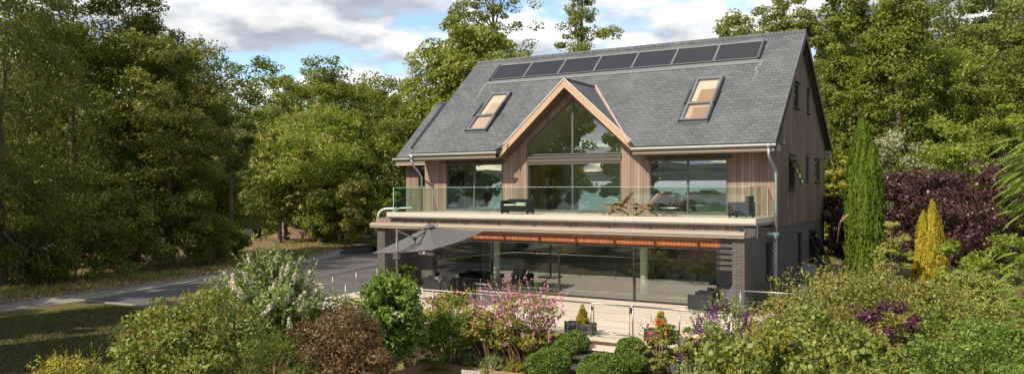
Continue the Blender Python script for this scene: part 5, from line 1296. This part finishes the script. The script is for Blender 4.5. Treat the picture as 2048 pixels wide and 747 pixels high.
# juniper with level sprays
def sprays(name, label, u, d, vt, wpx, mt, seed, zb):
    x, y = at(u, d); Hh = zat(vt, d) - zb; r = wpx * d / FPX / 2
    o = thing(name, label, 'shrub', (x, y, zb)); L = Leaves(seed); rng = L.rng; m = 260
    t = rng.random(m); th = rng.uniform(0, 2 * PI, m); r0 = r * .35 * (1 - t * .5); rr = r * np.sqrt(1 - (t * .9) ** 2)
    base = np.stack([r0 * np.cos(th), r0 * np.sin(th), Hh * (.15 + .8 * t)], 1)
    D = np.stack([np.cos(th), np.sin(th), rng.uniform(.02, .28, m)], 1)
    shoots(L, base, D, (rr - r0) * rng.uniform(.7, 1.1, m), 46, .12, .25, .55)
    crown(L, .1, Hh * .95, r * .8, r * .8, 'dome', 60, r * .25, 60, .10, .28, .2, .6, 0, .35)
    L.build('foliage', M[mt], o); b = MB(); b.tube([(x, y, zb), (x, y, zb + Hh * .6)], .05, 6, .02); b.build('stem', M['bark'], o); return o
sprays('spreading_juniper', 'spreading yellow-green juniper with level sprays, upper of two', 1945, 21.5, 532, 215, 'l_juniper', 94, -.9)
sprays('spreading_juniper', 'lower spreading yellow-green juniper beside the pinnate branches', 1975, 19.0, 590, 215, 'l_juniper', 95, -.9)

# ================================================================ planting, left
shrub('viburnum_shrub', 'big olive green shrub with bronze tips in the left foreground', 'shrub', 395, 16.2, 590, 280, 'l_olive', kind='dome', nc=210, npc=110, leaf=.085, asp=.45, seed=100, lob=.16, hang=.6,
      flowers=[('bronze_tips', 'l_bronze', 170, 'panicle', .20, .05, 26, .035, .35)])
shrub('golden_spirea', 'low golden-leaved shrub at the bottom left corner', 'shrub', 150, 13.2, 716, 195, 'l_yellow', kind='dome', nc=120, npc=70, leaf=.06, asp=.5, seed=101, shoot=(70, .28, 9, .06, .6))
shrub('white_buddleia', 'silvery green buddleia with long white flower spikes', 'shrub', 540, 18.8, 540, 190, 'l_silver', kind='ovoid', nc=150, npc=110, leaf=.12, asp=.30, seed=102, lob=.2, hang=.3, inner=.3,
      shoot=(150, .7, 16, .13, .75), flowers=[('flower_spikes', 'f_white', 60, 'panicle', .46, .065, 170, .045, .4)])
shrub('berberis_shrub', 'rounded reddish brown shrub right of the white buddleia', 'shrub', 680, 17.6, 612, 195, 'l_red', kind='dome', nc=200, npc=110, leaf=.055, asp=.6, seed=103, bough=0, lob=.24, shoot=(90, .25, 8, .05, .6))
shrub('euonymus_shrub', 'yellow-green loose shrub between the white buddleia and the brown shrub', 'shrub', 645, 20.2, 575, 200, 'l_olive', kind='dome', nc=80, npc=90, leaf=.07, asp=.6, seed=104, shoot=(60, .5, 10, .06, .5), zb=-.1)
shrub('dogwood_shrub', 'fresh bright green rounded shrub beside the parasol mast', 'shrub', 778, 21.6, 545, 140, 'l_bright', zb=-.6, kind='ovoid', nc=130, npc=80, leaf=.115, asp=.7, bough=0, seed=105, lob=.15, shoot=(40, .5, 10, .10, .6))
shrub('dark_green_shrub', 'low dark grassy broom shrub at the bottom between the left shrubs', 'shrub', 545, 15.3, 688, 150, 'l_dark', kind='dome', nc=60, npc=60, leaf=.07, asp=.3, seed=106, shoot=(120, .5, 14, .07, .25))
gb = 'plants of the rose bed'
shrub('rose_bush', 'red-flowered rose bush left of the pink lavatera', 'shrub', 905, 23.6, 583, 130, 'l_rose', zb=-.9, kind='ovoid', nc=80, npc=60, leaf=.085, asp=.65, seed=107, z0=.6, lob=.25, stems=22, shoot=(40, .5, 8, .08, .6), group=gb, flowers=[('flowers', 'f_red', 24, 'ball', .05, .03, 16, .045, .5)])
shrub('phlox_clump', 'upright bright green leafy clump at the front of the rose bed', 'plant', 893, 22.9, 640, 92, 'l_bright', zb=-.93, kind='dome', nc=40, npc=40, leaf=.10, asp=.3, seed=108, shoot=(170, .55, 16, .10, .9), group=gb)
shrub('phlox_clump', 'smaller leafy green clump left of the bright upright clump', 'plant', 828, 23.0, 660, 70, 'l_bright', zb=-.93, kind='dome', nc=30, npc=40, leaf=.10, asp=.3, seed=109, shoot=(90, .5, 14, .10, .9), group=gb)
shrub('rose_bush', 'yellowing rose bush with bare stems below the pink lavatera', 'shrub', 985, 22.9, 628, 120, 'l_rose', zb=-.93, kind='ovoid', nc=70, npc=50, leaf=.085, asp=.65, seed=110, z0=.65, lob=.25, stems=30, shoot=(40, .4, 8, .08, .6), group=gb, flowers=[('flowers', 'f_rose', 9, 'ball', .09, .05, 40, .07, .6)])
shrub('lavatera_bush', 'pink lavatera bush full of flowers in front of the patio doors', 'shrub', 1035, 22.6, 585, 160, 'l_rose', zb=-.93, kind='vase', nc=70, npc=50, leaf=.075, asp=.6, seed=111, z0=.4, lob=.25, stems=26, shoot=(95, .7, 10, .07, .6), group=gb, inner=.3,
      flowers=[('flowers', 'f_pink', 170, 'ball', .06, .04, 12, .055, .35), ('flower_spikes', 'f_pink', 46, 'panicle', .65, .03, 15, .055, .6)])
shrub('rose_bush', 'yellow-leaved rose bush at the left of the box balls', 'shrub', 1060, 22.2, 655, 100, 'l_rose', zb=-.93, kind='ovoid', nc=55, npc=50, leaf=.085, asp=.65, seed=112, z0=.65, lob=.25, stems=24, group=gb, flowers=[('flowers', 'f_pink', 9, 'ball', .07, .05, 30, .06, .3)])
for i, (u, d, vt, wd, lb) in enumerate([(940, 22.6, 712, 40, 'grey-green lavender tuft at the brick edging, left one'), (985, 22.2, 716, 46, 'grey-green lavender tuft in the middle of the brick edging'), (1030, 21.9, 722, 44, 'yellow-green tuft beside the front box ball')]):
    shrub('lavender_tuft', lb, 'plant', u, d, vt, wd, 'l_silver' if i < 2 else 'l_yellow', zb=-.93, nc=30, npc=40, leaf=.06, asp=.25, seed=113 + i, stems=3, shoot=(60, .18, 8, .05, .5), group='tufts along the brick edging')
x_, y_ = at(978, 22.4); o = thing('iris_clump', 'strappy pale iris leaves in the middle of the rose bed', 'plant', (x_, y_, -.93), 0, gb); L = Leaves(117); rng = L.rng
dd = unit(rng, 60); dd[:, 2] = abs(dd[:, 2]) + .6; bs = rng.normal(size=(60, 3)) * .16; bs[:, 2] = 0.02
L.add(bs + dd / np.linalg.norm(dd, axis=1, keepdims=True) * .26, dd, unit(rng, 60), .55, .035); L.build('leaves', M['l_varieg'], o)
# box balls
def boxball(label, u, d, vt, wpx, seed, zb=-1., squash=1.):
    x, y = at(u, d); Hh = zat(vt, d) - zb; r = wpx * d / FPX / 2; o = thing('box_ball', label, 'shrub', (x, y, zb), 0, 'clipped box balls beside the steps'); L = Leaves(seed); rng = L.rng
    n = int(9500 * r); th = rng.uniform(0, 2 * PI, n); ph = np.arccos(rng.uniform(-.35, 1, n)); lb = lobes(rng, 7, .06)
    k = .86 + .16 * rng.random(n) ** .6; f_ = lb(th, ph / 3) * k
    D = np.stack([np.sin(ph) * np.cos(th), np.sin(ph) * np.sin(th), np.cos(ph)], 1); c = np.array([0, 0, Hh - r * .85])
    Pp = c + D * f_[:, None] * np.array([r, r, r * .85]); Pp[:, 2] = np.maximum(Pp[:, 2], .03)
    L.add(Pp, unit(rng, n) * .8 + D, D + rng.normal(size=(n, 3)) * .6, .058, .034, .5 + .5 * np.sin(5 * th + 7 * ph)); L.build('foliage', M['l_box'], o)
    b = MB(); b.ball((x, y, zb + Hh - r * .85), r * .80, 16, sz=.85); b.tube([(x, y, zb), (x, y, zb + Hh - r)], .05, 6); b.build('stems', M['l_box'], o, smooth=True); return o
boxball('clipped box ball at the front left of the steps', 1098, 20.6, 694, 86, 120)
boxball('clipped box ball at the upper left of the steps below the planter', 1150, 22.1, 660, 62, 121)
boxball('clipped box ball at the middle left of the steps', 1128, 21.3, 676, 56, 122)
boxball('largest clipped box ball at the front right of the steps', 1208, 19.9, 706, 106, 123)
boxball('clipped box ball at the upper right of the steps beside the gate', 1262, 21.2, 674, 66, 124)
boxball('clipped box ball at the right between the large ball and the mixed rose', 1262, 20.3, 704, 60, 125)
# ================================================================ planting, right
shrub('rose_bush', 'tall mixed rose bush with red buds right of the steps', 'shrub', 1312, 20.6, 640, 82, 'l_rose', zb=-.95, kind='ovoid', nc=70, npc=60, leaf=.08, asp=.65, seed=130, z0=.3, lob=.25, stems=24, shoot=(26, .5, 8, .07, .6), flowers=[('flowers', 'f_red', 22, 'ball', .05, .03, 16, .045, .6)])
shrub('purple_buddleia', 'buddleia with arching dark purple flower spikes at the end of the railing', 'shrub', 1442, 18.6, 618, 165, 'l_silver', zb=-.95, kind='dome', nc=90, npc=80, leaf=.10, asp=.26, seed=131, lob=.2, hang=.3, shoot=(120, .55, 14, .10, .7), flowers=[('flower_spikes', 'f_purple', 80, 'panicle', .32, .035, 90, .028, .4)])
shrub('rose_bush', 'rose with two pale pink blooms in front of the purple buddleia', 'shrub', 1390, 18.2, 655, 60, 'l_rose', zb=-.95, kind='ovoid', nc=40, npc=40, leaf=.075, asp=.65, seed=132, lob=.2, stems=14, flowers=[('flowers', 'f_rose', 4, 'ball', .09, .055, 40, .07, .7)])
shrub('large_leaf_shrub', 'heart-leaved green shrub with yellow-green sprays in the right foreground', 'shrub', 1535, 13.2, 668, 330, 'l_olive', zb=-.9, kind='dome', nc=170, npc=60, leaf=.11, asp=.72, seed=133, lob=.15, hang=.7, flowers=[('sprays', 'l_yellow', 150, 'panicle', .22, .05, 30, .03, .35)])
shrub('dogwood_shrub', 'big yellowing shrub with red-green tips filling the middle right foreground', 'shrub', 1640, 15.6, 615, 270, 'l_olive', zb=-.9, kind='dome', nc=170, npc=90, leaf=.085, asp=.55, seed=134, lob=.16, hang=.4, shoot=(70, .4, 9, .08, .6), flowers=[('bronze_tips', 'l_bronze', 120, 'panicle', .18, .05, 24, .032, .4)])
shrub('spirea_shrub', 'orange-tipped spirea spreading below the cypress', 'shrub', 1725, 19.4, 545, 330, 'l_spirea', zb=-.9, kind='dome', nc=420, npc=90, leaf=.07, asp=.6, seed=135, lob=.18, bough=2, shoot=(150, .4, 10, .06, .6))
shrub('spirea_shrub', 'smaller orange-tipped spirea beside the short railing under the rain chain', 'shrub', 1575, 19.4, 592, 180, 'l_spirea', zb=-.9, kind='dome', nc=240, npc=80, leaf=.07, asp=.6, bough=2, seed=136, lob=.2, shoot=(90, .4, 10, .06, .6))
shrub('smoke_bush', 'dark purple smoke bush poking through the spirea', 'shrub', 1772, 17.2, 598, 130, 'l_smoke', zb=-.9, kind='ovoid', nc=60, npc=60, leaf=.07, asp=.75, seed=137, lob=.3)
shrub('smoke_bush', 'dark purple smoke bush beside the bright green shrub', 'shrub', 1838, 15.6, 620, 80, 'l_smoke', zb=-.9, kind='ovoid', nc=50, npc=60, leaf=.065, asp=.75, seed=138, lob=.3)
shrub('fuchsia_shrub', 'bright green shrub with drooping leafy shoots at the lower right', 'shrub', 1905, 13.6, 640, 240, 'l_bright', zb=-.9, kind='dome', nc=140, npc=70, leaf=.075, asp=.45, seed=139, lob=.16, shoot=(110, .35, 10, .07, .7))
shrub('spirea_shrub', 'orange-tipped spirea in front of the lower juniper', 'shrub', 1865, 18.2, 575, 180, 'l_spirea', zb=-.9, kind='dome', nc=240, npc=80, leaf=.07, asp=.6, bough=2, seed=140, lob=.2, shoot=(90, .4, 10, .06, .6))
shrub('large_leaf_shrub', 'mid green shrub below the smoke bush at the bottom edge', 'shrub', 1745, 12.6, 668, 210, 'l_olive', zb=-.9, kind='dome', nc=120, npc=60, leaf=.10, asp=.68, seed=141, lob=.16, hang=.5, flowers=[('sprays', 'l_yellow', 70, 'panicle', .2, .05, 26, .03, .4)])
shrub('box_hedge', 'small-leaved dark green bush under the juniper at the right', 'shrub', 1985, 17, 632, 110, 'l_box', zb=-.9, kind='dome', nc=80, npc=90, leaf=.05, asp=.6, seed=142, lob=.1)
shrub('fuchsia_shrub', 'bright green leafy shrub in front of the lower juniper near the right edge', 'shrub', 1985, 15.5, 655, 190, 'l_bright', zb=-.9, kind='dome', nc=110, npc=70, leaf=.075, asp=.45, seed=146, lob=.16, shoot=(90, .35, 10, .07, .7))
shrub('tall_shrub', 'green shrub at the right edge between the junipers and the copper plum', 'shrub', 2020, 25, 480, 190, 'l_lime', zb=-.5, kind='dome', nc=110, npc=80, leaf=.11, seed=147, lob=.25)
shrub('potted_shrub', 'yellow-green shrub at the foot of the shaded side wall near the rain chain', 'shrub', 1535, 26.5, 545, 42, 'l_olive', zb=0., kind='ovoid', nc=40, npc=50, leaf=.09, asp=.5, seed=143, xy=(.55, -2.6), rad=.45, ztop=1.35)
shrub('climbing_shrub', 'small leafy shrub against the dark brick under the parasol', 'shrub', 810, 33, 530, 40, 'l_dark', zb=0., kind='ovoid', nc=40, npc=50, leaf=.12, seed=144, xy=(-14.9, -3.1), rad=.5, ztop=1.15)
# pinnate branches at the right edge
x_, y_ = at(2092, 15.5); o = thing('sumac_tree', 'fresh green tree with long pinnate leaves hanging in at the right edge', 'tree', (x_, y_, -.9)); L = Leaves(150); rng = L.rng
m = 300; th = rng.uniform(0, 2 * PI, m); zz_ = np.where(rng.random(m) < .55, rng.uniform(1.0, 3.9, m), rng.uniform(4.6, 6.2, m)); r_ = .25 + .35 * rng.random(m)
base = np.stack([r_ * np.cos(th), r_ * np.sin(th), zz_], 1); ln = .42
D = np.stack([np.cos(th), np.sin(th), rng.uniform(-.55, .25, m)], 1); D /= np.linalg.norm(D, axis=1, keepdims=True)
for s_ in (-1, 1):
    n = 11; k = np.tile(np.linspace(.1, 1, n), m); i_ = np.repeat(np.arange(m), n); side = np.cross(D, np.array([0, 0, 1.]))[i_] * s_
    droop_ = np.zeros((len(i_), 3)); droop_[:, 2] = -.28 * k ** 2
    c_ = base[i_] + D[i_] * (k * ln)[:, None] + droop_ * ln * 1.4; T = side + D[i_] * .35 + np.array([0, 0, -.35])
    s2_ = .135 * np.sin(PI * (.15 + .8 * k)) ** .6
    L.add(c_ + T / np.linalg.norm(T, axis=1, keepdims=True) * (s2_ * .5)[:, None], T, np.array([0, 0, 1.]) + rng.normal(size=(len(i_), 3)) * .2, s2_, s2_ * .30, rng.random(m)[i_])
L.build('crown', M['l_sumac'], o)
B = MB(); B.tube([(x_, y_, -.95), (x_ + .1, y_, 2), (x_ - .05, y_ + .1, 5.4)], .07, 8, .03)
rg = random.Random(7)
for i in range(0, m, 3): B.tube([(x_, y_, zz_[i] - .9 - .15), (x_ + base[i, 0], y_ + base[i, 1], zz_[i] - .9), tuple(np.array((x_, y_, -.9)) + base[i] + D[i] * ln * .9 + np.array((0, 0, -.25)) * ln)], .010, 4, .004)
B.build('trunk', M['bark'], o)

# ================================================================ ground cover and far woods
L = Leaves(159); rng = L.rng; n = 60000
uu = rng.uniform(-30, 340, n); vv = 596 + 190 * rng.random(n) ** 1.3; dd_ = 4.19 * FPX / (vv - 380.7); tt_ = (uu - 1024) / FPX
gx_ = CAM[0] + dd_ * (-math.sin(YAW) + tt_ * math.cos(YAW)); gy_ = CAM[1] + dd_ * (math.cos(YAW) + tt_ * math.sin(YAW)); ok = (gy_ < -13.0) & (gx_ > -21) & (gx_ < -9.6)
gx_, gy_ = gx_[ok], gy_[ok]; n = len(gx_); patch = np.sin(gx_ * 1.1 + 2 * np.sin(gy_ * .7)) * np.sin(gy_ * .9 + gx_ * .3)
L.add(np.stack([gx_, gy_, np.full(n, .005)], 1), np.array([0, 0, 1.]) + rng.normal(size=(n, 3)) * .7, unit(rng, n), .075, .03, np.clip(.5 + .45 * patch, 0, 1)); o = L.build('lawn_grass', leafmat('mown_grass', (.095, .075, .030), (.115, .125, .034), .2), None); tag(o, 'short mown grass of the shaded lawn at the left', 'grass', kind='stuff')
L = Leaves(160); rng = L.rng; n = 9000
t = rng.random(n) * 52 - 16; lx = np.interp(t, [-16, -9.3, -2.5, 6, 16, 28, 42], [-25.3, -26.2, -27.9, -30.5, -36, -46, -56]) - .05 - 5.5 * rng.random(n) ** 1.6
hh = .10 + .22 * rng.random(n); keepm = (np.sin(lx * 1.3) + np.sin(t * .9 + 1) + rng.normal(size=n) * .5) > -.2
Pp = np.stack([lx, t, hh * .5 - .02], 1)[keepm]
T = np.array([0, 0, 1.]) + rng.normal(size=(len(Pp), 3)) * .35
L.add(Pp, T, unit(rng, len(Pp)), hh[keepm] * 1.1, .03); o = L.build('verge_grass', M['l_meadow'], None); tag(o, 'rough tufts of grass along the far side of the gravel lane', 'grass', kind='stuff')
L = Leaves(161); rng = L.rng; n = 16000
t = rng.random(n) * 50 - 16; lx = np.interp(t, [-16, -9.3, -2.5, 6, 16, 28, 42], [-25.0, -26.0, -27.6, -30.2, -35.5, -45, -55]) + .9 - 5 * rng.random(n)
L.add(np.stack([lx, t, .012 + .02 * rng.random(n)], 1), unit(rng, n) * np.array([1, 1, .15]), np.array([0, 0, 1.]) + rng.normal(size=(n, 3)) * .3, .13, .08); o = L.build('leaf_litter', M['l_litter'], None); tag(o, 'dry brown leaves scattered along the lane edge', 'leaf litter', kind='stuff')
L = Leaves(162); rng = L.rng; n = 14000; x0_, y0_ = at(540, 95)
Pp = np.stack([x0_ + rng.normal(size=n) * 9, y0_ + rng.uniform(-22, 30, n), rng.random(n) * .5], 1); Pp[:, 2] += height(Pp[:, 0], Pp[:, 1])
L.add(Pp, np.array([0, 0, 1.]) + rng.normal(size=(n, 3)) * .5, unit(rng, n), .8, .22, rng.random(n)); o = L.build('meadow_grass', M['l_meadow'], None); tag(o, 'sunny green meadow seen between the tree trunks', 'grass', kind='stuff')
def wood(label, pts, seed, mt, hgt, n=90):
    L = Leaves(seed); rng = L.rng
    for (x, y) in pts:
        h_ = hgt * rng.uniform(.75, 1.2); r = h_ * .38; z_ = float(height(np.array([x]), np.array([y]))[0])
        L2 = Leaves(int(rng.integers(1e6))); crown(L2, 0.5, h_, r, r, 'full', n, r * .3, 55, .55, .65, .25)
        for a, b_ in ((L.P, L2.P), ): 
            for q in b_: a.append(q + np.array([x, y, z_]))
        L.T += L2.T; L.N += L2.N; L.L += L2.L; L.W += L2.W; L.C += L2.C
    o = L.build('woodland', M[mt], None); tag(o, label, 'woodland', kind='stuff'); return o
rg = random.Random(12)
wood('distant wood closing the meadow behind the left trees', [(at(u, d)) for u, d in [(-90, 70), (-40, 76), (10, 70), (60, 74), (105, 70), (150, 76), (190, 72), (235, 75), (280, 78), (330, 76), (375, 80), (30, 85), (120, 80), (210, 88), (300, 84), (390, 96), (440, 120), (500, 135), (560, 130), (620, 120), (690, 110), (760, 105), (840, 115)]], 170, 'l_chest', 17)
wood('wooded slope far behind the house on the right', [(at(u, d)) for u, d in [(1440, 120), (1500, 112), (1570, 104), (1640, 98), (1700, 92), (1770, 94), (1840, 92), (1910, 90), (1980, 92), (2050, 88), (2120, 84), (1740, 78), (1880, 78), (2000, 78)]], 171, 'l_birch', 17)
# trees of the garden behind and beside the camera: they shade the lawn and show in the glass
gsh = 'garden trees round the lower lawn'
for i, (x, y, h_, r, mt, lb) in enumerate([(-15.6, -24.8, 12, 2.2, 'l_dark', 'slim shade tree on the left lawn'), (-22.3, -25, 16, 2.5, 'l_dark', 'taller shade tree on the left lawn'), (-19.6, -35, 18, 1.9, 'l_dark', 'tallest slim tree at the foot of the left lawn'),
        (-27.5, -31.5, 16, 3.2, 'l_dark', 'broad shade tree by the start of the lane'), (-27.5, -20, 13, 3.0, 'l_dark', 'shade tree on the lane verge'),
        (-20.2, -20.6, 12, 2.2, 'l_chest', 'leafy shade tree at the edge of the left lawn'), (-32, -24, 17, 3.6, 'l_dark', 'high shade tree left of the lane'), (-38, -55, 11, 3.2, 'l_poplar', 'poplar at the foot of the lower garden'), (-2, -62, 6, 4.0, 'l_dark', 'round bush at the foot of the lower garden'), (12, -58, 5, 4.5, 'l_dark', 'wide hedge tree at the foot of the lower garden'), (-20, -62, 5.6, 4.0, 'l_chest', 'low wide tree by the shore field'), (-27.5, -60, 5.2, 3.6, 'l_dark', 'second low wide tree by the shore field')]):
    tree('shade_tree', lb, 'tree', 0, 1, 0, 0, mt, 'full' if h_ > 9 else 'ovoid', xy=(x, y), ztop=h_ + float(height(np.array([x]), np.array([y]))[0]), zb=float(height(np.array([x]), np.array([y]))[0]), rad=r, nc=170, npc=70, seed=180 + i, leaf=.34, clear=.12 if h_ > 9 else .03, group=gsh)
